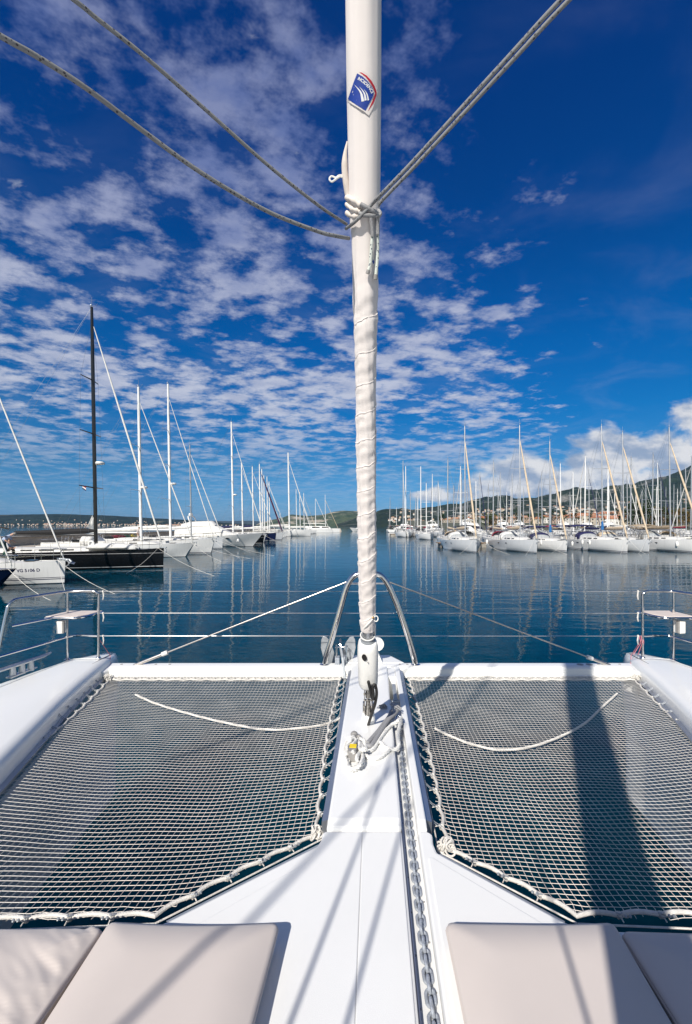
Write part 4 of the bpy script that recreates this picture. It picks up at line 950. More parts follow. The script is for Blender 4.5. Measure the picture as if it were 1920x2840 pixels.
for a_, lab in ((((965, 50), (940, 110), (880, 190), (815, 275), (750, 350), (705, 400)), 'left of two grey braided ropes leading from the gutter to the coil'), (((1045, 20), (1000, 80), (930, 150), (850, 270), (780, 380), (735, 430), (690, 420)), 'right of two grey braided ropes leading from the gutter to the coil')):
    rope_thing('braided_rope', lab, arc([C7(x, y, 1.745) for x, y in a_], 7), 0.0155, M['ropeg'], 'grey braided ropes', n=12)
mb = MB(); mb.tube(arc([C7(1000, 20, 1.765), C7(1030, -10, 1.775), C7(1065, 15, 1.765), C7(1072, 25, 1.76)], 5), 0.006, 6); mb.tube(arc([C7(950, -25, 1.77), C7(1010, 0, 1.78), C7(1070, 40, 1.765)], 5), 0.005, 6)
o = mb.build('lashing_cord', M['ropeg'], smooth=True, origin=C7(1000, 0, 1.75)); tag(o, 'thin grey cord looped over the gutter opening', 'cord')
# padeye with knotted grey lashing
c = P(1060, 1965, 1.722); PE = thing('padeye', 'small steel padeye with grey lashing in the shade of the furler drum', 'padeye', tuple(c))
mb = MB(); mb.box((c.x, c.y, 1.7245), (0.085, 0.04, 0.007), -0.1); mb.build('base_plate', M['alu'], PE, origin=c, bevel=0.002)
mb = MB()
for k in range(4): mb.tube(arc([c + Vector((-.035 + .018 * k, -.014, .008)), c + Vector((-.02 + .012 * k, .0, .024 + .004 * k)), c + Vector((.004 + .012 * k, .014, .008))], 4), 0.0055, 6)
mb.build('lashing', M['ropeg'], PE, smooth=True, origin=c)
# cleat under the coil with a yellow sticker
c = C7(545, 560, 1.722); CL = thing('deck_cleat', 'grey deck cleat with a yellow sticker inside the white rope coil', 'cleat', tuple(c))
mb = MB(); mb.box((c.x, c.y - .01, 1.755), (0.055, 0.085, 0.066), -0.1, 0.9); mb.build('body', M['plasticg'], CL, origin=c, bevel=0.008)
mb = MB(); mb.box((c.x + .002, c.y + 0.020, 1.7905), (0.044, 0.045, 0.004), -0.1); mb.build('sticker', M['yellow'], CL, origin=c)
mb = MB(); p = C7(560, 310, 1.735); mb.ball((p.x, p.y, 1.742), 0.026, 12, (1, 1, .8)); p = C7(612, 335, 1.735); mb.ball((p.x, p.y, 1.74), 0.016, 10); mb.tube([C7(560, 310, 1.735), C7(555, 500, 1.735)], 0.018, 10); mb.build('horn', M['plasticg'], CL, smooth=True, origin=c)
# ------------------------------------------------------------------ harbour boats
def hull_mat(name, top, stripe=None, z0=0.10, z1=0.17, boot=None, zb=0.03, line=None, zl=1.0):
    m = mat(name, top, 0.25, var=0.06, vscale=0.6, coat=0.3); n_ = m.node_tree; b_ = n_.nodes['Principled BSDF']; t_ = [x for x in n_.nodes if x.type == 'TEX_COORD'][0]
    s_ = n_.nodes.new('ShaderNodeSeparateXYZ'); n_.links.new(t_.outputs['Object'], s_.inputs[0])
    r = n_.nodes.new('ShaderNodeValToRGB'); r.color_ramp.interpolation = 'CONSTANT'
    mr = n_.nodes.new('ShaderNodeMapRange'); mr.inputs['From Min'].default_value = -0.5; mr.inputs['From Max'].default_value = 2.5; n_.links.new(s_.outputs[2], mr.inputs['Value']); n_.links.new(mr.outputs[0], r.inputs['Fac'])
    f = lambda z: (z + 0.5) / 3.0
    els = [(-0.5, boot or (0.02, 0.03, 0.05)), (zb, top)]
    if stripe: els += [(z0, stripe), (z1, top)]
    if line: els += [(zl, line), (zl + 0.03, top)]
    e = r.color_ramp.elements; e[0].position = 0; e[0].color = (*els[0][1], 1); e[1].position = f(els[1][0]); e[1].color = (*els[1][1], 1)
    for z, c in els[2:]: k = e.new(f(z)); k.color = (*c, 1)
    # rust tears and grime down the topsides
    g = n_.nodes.new('ShaderNodeTexNoise'); mpn = n_.nodes.new('ShaderNodeMapping'); mpn.inputs['Scale'].default_value = (5, 5, 0.35); n_.links.new(t_.outputs['Object'], mpn.inputs[0]); n_.links.new(mpn.outputs[0], g.inputs['Vector']); g.inputs['Scale'].default_value = 1.6; g.inputs['Detail'].default_value = 5
    gr = n_.nodes.new('ShaderNodeMapRange'); gr.inputs['From Min'].default_value = 0.5; gr.inputs['From Max'].default_value = 0.8; gr.inputs['To Max'].default_value = 0.22; n_.links.new(g.outputs['Fac'], gr.inputs['Value'])
    mx = n_.nodes.new('ShaderNodeMix'); mx.data_type = 'RGBA'; n_.links.new(gr.outputs[0], mx.inputs[0]); n_.links.new(r.outputs['Color'], mx.inputs[6]); mx.inputs[7].default_value = (*(c * 0.45 for c in top), 1)
    n_.links.new(mx.outputs[2], b_.inputs['Base Color']); return m
NAVY, BLACK, WHITE = (0.010, 0.016, 0.06), (0.006, 0.006, 0.007), (0.74, 0.74, 0.73)
HM = {'white': hull_mat('hull_white', WHITE, NAVY, 0.10, 0.17), 'white2': hull_mat('hull_white_two_lines', WHITE, NAVY, 0.22, 0.27, line=NAVY, zl=0.32), 'grey': hull_mat('hull_pale_grey', (0.60, 0.62, 0.64), (0.05, 0.06, 0.08), 0.08, 0.14),
      'black': hull_mat('hull_black', BLACK, (0.7, 0.7, 0.7), 0.13, 0.17, boot=(0.01, 0.01, 0.01), line=(0.55, 0.55, 0.55), zl=1.12), 'navy': hull_mat('hull_navy', NAVY, (0.7, 0.7, 0.7), 0.12, 0.18), 'plain': hull_mat('hull_plain_white', WHITE, None)}
M['bdeck'] = mat('yacht_deck', (0.70, 0.69, 0.66), 0.6, var=0.12, vscale=1.5)
M['teak'] = mat('weathered_teak', (0.42, 0.36, 0.29), 0.8, var=0.25, vscale=8)
M['win'] = mat('smoked_window', (0.015, 0.018, 0.022), 0.08, var=0.2, vscale=3)
M['clear'] = mat('clear_vinyl', (0.42, 0.44, 0.45), 0.12, var=0.2, vscale=6)
M['mastw'] = mat('white_mast_paint', (0.80, 0.80, 0.79), 0.35, var=0.08, vscale=2)
M['masts'] = mat('silver_mast', (0.50, 0.52, 0.55), 0.4, 0.6, var=0.15, vscale=3)
M['mastk'] = mat('carbon_mast', (0.008, 0.008, 0.009), 0.3, var=0.3, vscale=5, coat=0.3)
M['wire'] = mat('rigging_wire', (0.16, 0.17, 0.18), 0.4, 0.6, var=0.1, vscale=5)
for k, c in (('cv_white', (0.74, 0.73, 0.70)), ('cv_beige', (0.62, 0.50, 0.36)), ('cv_navy', (0.012, 0.014, 0.075)), ('cv_blue', (0.02, 0.14, 0.38)), ('cv_black', (0.012, 0.012, 0.014)), ('cv_grey', (0.26, 0.26, 0.25)), ('cv_red', (0.30, 0.015, 0.04)), ('cv_green', (0.03, 0.16, 0.10)), ('cv_tan', (0.36, 0.28, 0.19)), ('cv_plum', (0.09, 0.02, 0.055))):
    M[k] = mat('canvas_' + k[3:], c, 0.85, var=0.18, vscale=3, bump=0.3, bscale=9)
def W2(o, p):                                    # world -> local of a thing with rotation about z only
    d_ = Vector(p) - o.location; a = -o.rotation_euler.z; return Vector((d_.x * math.cos(a) - d_.y * math.sin(a), d_.x * math.sin(a) + d_.y * math.cos(a), d_.z))
def plan(t, full=0.55): return (math.sin(math.pi / 2 * min(1, t / full)) ** 0.85) * (1 if t < full else 1 - 0.16 * ((t - full) / (1 - full)) ** 2)
def yacht(label, x, y, hd, L=12.0, Bm=3.8, fb=1.35, rake=0.15, hm='white', mast='masts', Hm=15.5, mx=0.42, mr=0.085, boom='cv_white', genoa='cv_beige', gr_=0.06, hood=None, bim=None, radar=False, detail=2, group=None, roof=0.38, spread=2, gtop=0.90, gmain=True, mooring=(), sloped=0.0, name='sailing_yacht'):
    """x, y: stem head; hd: heading of the bow in degrees; local +x points forward"""
    T = thing(name, label, 'sailing yacht', (x, y, 0), R(hd), group)
    ns = 15 if detail else 8; rings = []; fbs = fb * 0.80
    def sheer(t): return fb - (fb - fbs) * math.sin(math.pi / 2 * t) ** 0.8
    def bd(t): return max(0.015, Bm / 2 * plan(t))
    for i in range(ns + 1):
        t = i / ns; xs = -L * t; zs = sheer(t); b = bd(t); wlx = -rake * (1 - t) ** 2 * 3 if t < .4 else 0
        wl = max(0.012, b * (0.55 + 0.38 * min(1, t / 0.5)) * (1 if t < 0.8 else 1 - 0.35 * (t - .8) / .2)); aft = 0.25 if i == ns else 0
        kx = -rake * max(0, 1 - t * 3)
        half = [(xs, b, zs), (xs + kx * 0.35, b * .985 if t > .1 else b * .9, zs * 0.68), (xs + kx * 0.7, b * 0.93 if t > .1 else b * .8, zs * 0.36), (xs + kx, wl, 0.0), (xs + kx + aft * .5, wl * 0.6, -0.35), (xs + kx, 0.0, -0.5)]
        rings.append([(p[0], -p[1], p[2]) for p in half] + [(p[0], p[1], p[2]) for p in half[-2::-1]])
    mb = MB(); mb.loft(rings, closed=False, cap=False)
    n_ = len(rings[-1]); mb.poly([rings[-1][j] for j in range(n_)]); mb.poly([rings[0][j] for j in range(n_)])
    hull = mb.build('hull', HM[hm], T, smooth=True, flat_angle=45)
    dk = []
    for i in range(ns + 1): t = i / ns; dk.append([(-L * t, -bd(t) * .985, sheer(t) - 0.03), (-L * t, 0, sheer(t) + 0.02 * bd(t)), (-L * t, bd(t) * .985, sheer(t) - 0.03)])
    mb = MB(); mb.loft(dk, closed=False, cap=False); deck = mb.build('deck', M['bdeck'], T, smooth=True)
    # coachroof
    def zd(xl): return sheer(-xl / L)
    x0, x1 = -0.24 * L, -0.70 * L; rr = []
    for k, (xf, hh, ww) in enumerate(((x0, 0.02, 0.30), (x0 - 0.5, roof * .55, 0.42), (x0 - 1.6, roof * .85, 0.52), (-0.5 * L, roof, 0.56), (x1 + .4, roof * 1.12, 0.55), (x1, roof * 1.1, 0.53))):
        wv = bd(-xf / L) * 2 * ww / 2 * 1.15; z = zd(xf)
        rr.append([(xf, -wv, z - .03), (xf, -wv * .9, z + hh * .75), (xf, -wv * .7, z + hh), (xf, wv * .7, z + hh), (xf, wv * .9, z + hh * .75), (xf, wv, z - .03)])
    mb = MB(); mb.loft(rr); cr = mb.build('coachroof', M['bdeck'], T, smooth=True, flat_angle=50)
    if detail:
        mb = MB()
        for s_ in (-1, 1):
            for xa, xb_ in ((0.36, 0.41), (0.44, 0.50), (0.53, 0.58)):
                q = []
                for f in (xa, xb_):
                    xx = -f * L; k = next(i for i in range(5) if rr[i + 1][0][0] <= xx); a, b = rr[k], rr[k + 1]; t = (xx - a[0][0]) / (b[0][0] - a[0][0])
                    lo = Vector(a[0]).lerp(Vector(b[0]), t); hi_ = Vector(a[1]).lerp(Vector(b[1]), t)
                    for w_ in (0.42, 0.86): p = lo.lerp(hi_, w_); q.append(Vector((p.x, (p.y - 0.008) * s_ * 1 if s_ > 0 else (p.y - 0.008), p.z)) if False else Vector((p.x, (abs(p.y) + 0.008) * s_, p.z)))
                mb.poly([q[0], q[2], q[3], q[1]])
        for o in build_each(mb, 'window', M['win'], cr): o.modifiers.new('thickness', 'SOLIDIFY').thickness = 0.01
        # hull port lights
        mb = MB()
        for s_ in (-1, 1):
            for f in ((0.40, 0.58) if detail > 1 else (0.5,)):
                xx = -f * L; b = bd(f) * .992; z = sheer(f) * .72; mb.box((xx, s_ * b, z), (0.5, 0.03, 0.09), 0)
        build_each(mb, 'port_light', M['win'], hull)
        # cockpit: coamings, wheel, stern frame
        mb = MB(); xs0, xs1 = x1, -0.985 * L
        for s_ in (-1, 1): mb.box(((xs0 + xs1) / 2, s_ * Bm * .30, zd(xs1) + 0.16), (xs0 - xs1, 0.30, 0.36))
        mb.box((xs1 + .15, 0, zd(xs1) + .12), (0.3, Bm * .55, 0.3)); mb.build('cockpit_coaming', M['bdeck'], T, bevel=0.04)
        cx_ = -0.87 * L
        for s_ in (-1, 1):
            mb = MB(); c = Vector((cx_, s_ * 0.55, zd(cx_) + .75)); mb.tube([c + Vector((0.06 * math.sin(a), .36 * math.cos(a), .36 * math.sin(a))) for a in [k * math.pi / 8 for k in range(17)]], 0.018, 5, cap=False); mb.tube([c, c - Vector((0, 0, .7))], 0.06, 6)
            mb.build('steering_wheel', M['steel'], T)
    # mast and boom
    mxx = -mx * L; zb = zd(mxx) + roof * 0.8; top = Vector((mxx - (Hm - zb) * 0.018, 0, Hm)); foot = Vector((mxx, 0, zb - .3))
    mm = M[mast]; mb = MB(); mb.tube([foot, foot.lerp(top, .5), foot.lerp(top, .8), top], [mr, mr, mr * .95, mr * .7], 8)
    ms = mb.build('mast', mm, T, smooth=True)
    def at(f): return foot.lerp(top, f)
    mb = MB(); tips = []
    for f in ((0.34, 0.62) if spread == 2 else (0.26, 0.48, 0.70)):
        c = at(f); wd = Bm * 0.40 * (1.05 - f * .55)
        for s_ in (-1, 1): tp = c + Vector((-0.25, s_ * wd, 0.06)); tips.append((f, s_, tp)); mb.tube([c, tp], [0.035, 0.022] if mast != 'mastk' else [0.06, 0.035], 5)
    build_each(mb, 'spreader', mm, ms)
    mb = MB(); rw = 0.007 if detail > 1 else 0.009
    for s_ in (-1, 1):
        ch = Vector((mxx - 0.15, s_ * bd(mx) * .96, zd(mxx))); pth = [ch] + [t for f, s2, t in tips if s2 == s_] + [at(0.94)]
        for a, b in zip(pth, pth[1:]): mb.tube([a, b], rw, 3, cap=False)
        mb.tube([ch + Vector((.3, 0, 0)), at(tips[0][0])], rw, 3, cap=False)
    mb.tube([top, Vector((-L * .99, Bm * .2, zd(-L)))], rw, 3, cap=False); mb.tube([top, Vector((-L * .99, -Bm * .2, zd(-L)))], rw, 3, cap=False)
    mb.build('shrouds', M['wire'], T)
    mb = MB(); mb.tube([top, top + Vector((0, 0, 0.75))], 0.012, 4); mb.tube([top + Vector((0, 0, .05)), top + Vector((.35, 0, .12)), top + Vector((.42, 0, .28))], 0.012, 4); mb.tube([top + Vector((-.25, .12, .1)), top + Vector((.12, -.1, .1))], 0.016, 4); mb.ball(tuple(top + Vector((-.1, .08, .2))), 0.06, 6)
    mb.build('masthead_gear', M['masts'], ms)
    bz = zb + 0.85 if not gmain else zb + 1.0; bl = L * 0.36
    if boom:
        b0, b1 = Vector((mxx - .15, 0, bz)), Vector((mxx - bl, 0, bz + 0.05))
        mb = MB(); mb.tube([b0 - Vector((0, 0, .12)), b1 - Vector((0, 0, .12))], 0.075, 6); bo = mb.build('boom', mm, T, smooth=True)
        mb = MB(); pth = [b0 + Vector((0.02, 0, .25)), b0.lerp(b1, .12) + Vector((0, 0, .22)), b0.lerp(b1, .5) + Vector((0, 0, .12)), b1 + Vector((0, 0, .05))]; mb.tube(pth, [0.10, 0.21, 0.19, 0.11], 8); mb.build('sail_cover', M[boom], bo, smooth=True)
        if boom == 'cv_blue' or gmain == 'blue':
            pass
    if gmain == 'blue':
        mb = MB(); mb.tube([at(0.085), at(0.11), at(0.155), at(0.16)], [0.15, 0.17, 0.11, 0.09], 7); mb.build('mast_boot_cover', M['cv_blue'], ms, smooth=True)
    if genoa:
        a, b = Vector((-0.10 - rake * .1, 0, zd(0) + 0.10)), at(gtop) + Vector((0.12, 0, 0)); pth = [a, a.lerp(b, .04), a.lerp(b, .3), a.lerp(b, .7), a.lerp(b, .97), b]
        mb = MB(); mb.tube(pth, [0.03, gr_ * .8, gr_, gr_ * .85, gr_ * .5, 0.02], 7); mb.build('furled_genoa', M[genoa], T, smooth=True)
        if gtop < .97: mb = MB(); mb.tube([b, top], rw, 3, cap=False); mb.build('forestay', M['wire'], T)
    if radar:
        c = at(0.36) + Vector((0.42, 0, 0)); mb = MB(); mb.lathe([(0.05, -.12), (0.30, -.06), (0.33, 0.02), (0.28, .12), (0.05, .15)], tuple(c), 14); mb.tube([c - Vector((.42, 0, .1)), c - Vector((0, 0, .1))], 0.04, 5); mb.build('radar_dome', M['plasticw'], ms, smooth=True)
    if hood:
        xa, wv, z = x1 + .75, Bm * .33, zd(x1) + roof; hoops = []
        for dx_, hh, wk in ((0.25, 0.04, .80), (-0.15, 0.42, .92), (-0.62, 0.72, 1.0), (-1.15, 0.70, 1.04)):
            hoops.append([(xa + dx_, wv * wk * math.cos(a), z - .30 + (hh + .30) * math.sin(a) ** .6) for a in [math.pi * k / 14 for k in range(15)]])
        mb = MB(); mb.loft(hoops[2:], closed=False, cap=False); mb.loft([[hp[k] for k in range(15)] for hp in hoops[1:3]], closed=False, cap=False)
        sp_o = mb.build('sprayhood', M[hood], T, smooth=True); sd_ = sp_o.modifiers.new('thickness', 'SOLIDIFY'); sd_.thickness = 0.02
        mb = MB(); mb.loft(hoops[:2], closed=False, cap=False)
        for s_ in (0, 1):
            r_ = range(1, 5) if s_ else range(10, 14); cen = Vector((0, 0, 0))
            mb.loft([[Vector(hoops[h_][k]) + Vector((0, (0.014 if k < 7 else -0.014), 0)) for k in r_] for h_ in (1, 2)], closed=False, cap=False)
        build_each(mb, 'window', M['clear'], sp_o, smooth=True)
    if bim:
        xa = -0.82 * L; z = zd(xa) + 2.0; wv = Bm * .38; hoops = []
        for dx_, dz_ in ((1.1, -0.10), (0.5, 0.02), (-.3, 0.03), (-1.1, -0.08)):
            hoops.append([(xa + dx_, wv * math.cos(a), z + dz_ + 0.22 * (math.sin(a) - 1)) for a in [math.pi * k / 10 for k in range(11)]])
        mb = MB(); mb.loft(hoops, closed=False, cap=False); bo = mb.build('bimini', M[bim], T, smooth=True); sd_ = bo.modifiers.new('thickness', 'SOLIDIFY'); sd_.thickness = 0.03
        mb = MB()
        for hp in (hoops[0], hoops[1], hoops[3]):
            for e in (hp[0], hp[-1]): mb.tube([e, (xa, e[1], zd(xa) + .3)], 0.014, 4, cap=False)
        mb.build('frame', M['steel'], bo)
    if detail:
        mb = MB(); hgt = 0.62; rt = 0.013 if detail > 1 else 0.016
        for s_ in (-1, 1):
            fs = [0.015, 0.08] + [0.08 + 0.115 * k for k in range(1, 9)]
            P1 = [Vector((-f * L, s_ * bd(f) * .95, zd(-f * L))) for f in fs]
            for p in P1: mb.tube([p, p + Vector((0, 0, hgt))], rt, 4, cap=False)
            for hh in (hgt, hgt * .5):
                for a, b in zip(P1, P1[1:]): mb.tube([a + Vector((0, 0, hh)), b + Vector((0, 0, hh))], 0.006 if P1.index(a) > 1 else rt, 3, cap=False)
        a, b = [Vector((0.05, s_ * .05, fb + hgt)) for s_ in (-1, 1)]
        mb.tube(arc([Vector((-.08 * L, -bd(.08) * .95, zd(0) + hgt)), Vector((-.01 * L, -.12, fb + hgt)), Vector((0.06, 0, fb + hgt)), Vector((-.01 * L, .12, fb + hgt)), Vector((-.08 * L, bd(.08) * .95, zd(0) + hgt))], 4), rt * 1.2, 5)
        mb.tube(arc([Vector((-.93 * L, -bd(.93) * .9, zd(-L) + hgt)), Vector((-.99 * L, -bd(1) * .8, zd(-L) + hgt)), Vector((-.99 * L, bd(1) * .8, zd(-L) + hgt)), Vector((-.93 * L, bd(.93) * .9, zd(-L) + hgt))], 4), rt * 1.2, 5)
        mb.build('guardrail', M['steel'], T)
        mb = MB(); mb.box((-0.05, 0, fb + .04), (0.5, 0.16, 0.07))
        if hm != 'navy':
            mb = MB(); mb.box((-0.05, 0, fb + .04), (0.5, 0.16, 0.07)); mb.tube([(0.12, 0, fb + .02), (0.2, 0, fb - .2), (0.12, 0, fb - .32)], 0.03, 5); mb.tube([(0.10, -.18, fb - .34), (0.16, 0, fb - .28), (0.10, .18, fb - .34)], 0.04, 5); mb.build('bow_anchor', M['galv2'], T)
        mb = MB(); mb.box((-0.15 * L, 0, zd(-.15 * L) + .05), (0.55, 0.55, 0.06)); mb.box((-.80 * L, 0, zd(-.8 * L) + .35), (1.0, 0.12, 0.5)); build_each(mb, 'deck_hatch', M['win'], deck, bevel=0.02)
    for i, (tx, ty) in enumerate(mooring):        # lines given as water points in local coordinates
        p0 = Vector((-0.02 * L, math.copysign(0.25, ty), fb)); p1 = Vector((tx, ty, -0.1)); mb = MB()
        mb.tube([p0.lerp(p1, k / 8) - Vector((0, 0, 0.22 * math.sin(math.pi * k / 8))) for k in range(9)], 0.010, 4); mb.build('mooring_line', M['rope'], T)
    return T
def fender(x, y, z, label, m='plasticw', r=0.13, l=0.55):
    T = thing('fender', label, 'fender', (x, y, z), 0, 'fenders hanging on the yachts')
    mb = MB(); mb.lathe([(0.02, -l / 2 - .06), (0.05, -l / 2 - .02), (r, -l / 2 + .08), (r, l / 2 - .08), (0.05, l / 2 + .02), (0.02, l / 2 + .06)], (0, 0, 0), 12); mb.build('body', M[m], T, smooth=True)
    mb = MB(); mb.tube([(0, 0, l / 2 + .04), (0, 0.02, l / 2 + .75)], 0.012, 4); mb.build('lanyard', M['ropeg'], T)

# left row, bows to the right
def lx(u, y): return (u - U0) * y / F
y1 = 26.3
L1 = yacht('white yacht at the left edge with registration VG 5106 D on its bow', lx(182, 25.2), 25.2, 0, L=12.5, Bm=3.9, fb=1.28, rake=0.06, hm='white2', mast='masts', Hm=15.3, mx=0.40, boom='cv_white', genoa='cv_white', gr_=0.05, hood='cv_grey', bim='cv_tan', mooring=((5.5, -4.5), (3.2, -5.0)), roof=0.34)
tm = text_mesh('VG 5106 D'); mxw = max(v.co.x for v in tm.vertices); mxh = max(v.co.y for v in tm.vertices)
h1 = [o for o in L1.children if o.name.startswith('hull')][0].data
HB = BVHTree.FromPolygons([v.co.copy() for v in h1.vertices], [tuple(p.vertices) for p in h1.polygons])
for v in tm.vertices:
    fx = v.co.x / mxw; fz = v.co.y / mxh; xl = -2.02 + 0.96 * fx; t = -xl / 12.5
    z = 0.70 + 0.17 * fz; hit = HB.ray_cast(Vector((xl, -6, z)), Vector((0, 1, 0))); v.co = Vector((xl, hit[0].y - 0.003, z))
tm.materials.clear(); tm.materials.append(M['cv_navy']); o = bpy.data.objects.new('registration', tm); COL.objects.link(o); o.parent = L1
yacht('dark navy yacht at the far left edge, only its raked bow showing', lx(42, 21.9), 22.0, 0, L=11, Bm=3.4, fb=1.12, rake=1.3, hm='navy', mast='masts', Hm=13.5, mx=0.42, boom='cv_navy', genoa='cv_white', gr_=0.05, mooring=((4.0, -3.0),))
yacht('long black yacht with a tall black mast and black boom cover', lx(455, 34.2), 34.2, 0, L=17, Bm=4.4, fb=1.50, rake=0.05, hm='black', mast='mastk', Hm=19.6, mx=0.30, mr=0.14, boom='cv_black', genoa='cv_white', gr_=0.075, radar=True, spread=3, bim='cv_tan', roof=0.26, gtop=0.92, mooring=((6.0, -6), (-1.0, -4.4)))
yacht('white yacht with clipper bow behind the black yacht, radar on its white mast', lx(541, 46.4), 46.4, 0, L=15, Bm=4.4, fb=1.45, rake=1.0, hm='plain', mast='mastw', Hm=17.3, mx=0.365, mr=0.16, boom='cv_white', genoa='cv_white', gr_=0.06, radar=True, hood='cv_white', mooring=((5, -7), (7, -3)))
yacht('white yacht with straight white bow and thick white mast beside the covered cruiser', lx(597, 51.5), 51.5, 0, L=15, Bm=4.5, fb=1.70, rake=0.5, hm='white', mast='mastw', Hm=19.2, mx=0.335, mr=0.15, boom='cv_white', genoa='cv_white', gr_=0.05, radar=True, mooring=((5, -8), (8, -4)), spread=3)
yacht('grey hulled yacht with slim grey mast, tucked against the covered cruiser', lx(619, 62), 62, 0, L=12, Bm=3.8, fb=1.6, rake=0.1, hm='grey', mast='masts', Hm=14.1, mx=0.36, mr=0.10, boom='cv_white', genoa='cv_white', radar=False, mooring=((6, -9),))
yacht('black hulled yacht with tall white mast and navy sail cover past the covered cruiser', lx(735, 78), 78, 0, L=15, Bm=4.5, fb=1.6, rake=0.4, hm='black', mast='mastw', Hm=20.9, mx=0.36, mr=0.17, boom='cv_navy', genoa='cv_white', radar=True, mooring=((6, -7),), spread=3)
yacht('white yacht with white sail cover just before the navy hulled yacht', lx(738, 84.5), 84.5, 0, L=13, Bm=4.0, fb=1.5, rake=0.4, hm='white', mast='mastw', Hm=14.8, mx=0.33, mr=0.14, boom='cv_white', genoa='cv_white', detail=1)
yacht('navy hulled yacht with white boot stripe in the left row', lx(767, 93), 93, 0, L=13, Bm=4.0, fb=1.7, rake=0.3, hm='navy', mast='mastw', Hm=15.2, mx=0.36, mr=0.13, boom='cv_navy', genoa='cv_white', detail=1, mooring=((6, -7),))
yacht('pale yacht just beyond the navy hull with burgundy furled headsail', lx(785, 101), 101, 0, L=13, Bm=4.0, fb=1.5, rake=0.3, hm='grey', mast='mastw', Hm=16.8, mx=0.38, mr=0.14, boom='cv_white', genoa='cv_plum', gr_=0.10, detail=1)
yacht('white yacht in the left row with a dark navy furled headsail', lx(787, 108.5), 108.5, 0, L=13, Bm=4.0, fb=1.5, rake=0.3, hm='white', mast='mastw', Hm=16.6, mx=0.38, mr=0.14, boom='cv_white', genoa='cv_navy', gr_=0.11, detail=1)
for (u, v, y, nm) in ((735, 1319, 116, 'nearest'), (743.5, 1322, 122.5, 'middle'), (749, 1336, 129, 'farthest')):
    yacht({'nearest': 'white yacht with white mast just beyond the dark furled headsails', 'middle': 'white yacht between two others beyond the dark furled headsails', 'farthest': 'white yacht with the lowest mast, last before the big white yacht'}[nm], lx(u, y) + 5.0, y, 0, L=12.5, Bm=3.9, fb=1.4, hm='white', mast='mastw', Hm=CZ + (V0 - v) * y / F, mx=0.40, mr=0.13, boom='cv_white', genoa='cv_white', detail=1, group='white yachts at the far end of the left row')
yacht('big white yacht with tall white mast standing clear at the end of the left row', lx(864, 136), 136, 0, L=17, Bm=5.0, fb=2.0, rake=0.3, hm='plain', mast='mastw', Hm=24.9, mx=0.385, mr=0.24, boom='cv_white', genoa='cv_white', gr_=0.11, detail=1, spread=3, mooring=((7, -4),))
for k, (u, v, y) in enumerate(((822, 1357, 162), (832, 1365, 170), (843, 1367, 178))):
    yacht(('far white yacht just right of the big white yacht, navy headsail', 'far white yacht between the navy and the beige headsails', 'far white yacht with beige headsail right of the big white yacht')[k], lx(u, y) + 5, y, 0, L=12, Bm=3.9, fb=1.4, hm='white', mast='mastw', Hm=CZ + (V0 - v) * y / F, mx=0.40, mr=0.13, boom='cv_white', genoa=('cv_navy', 'cv_white', 'cv_beige')[k], detail=0, group='white yachts at the far end of the left row')

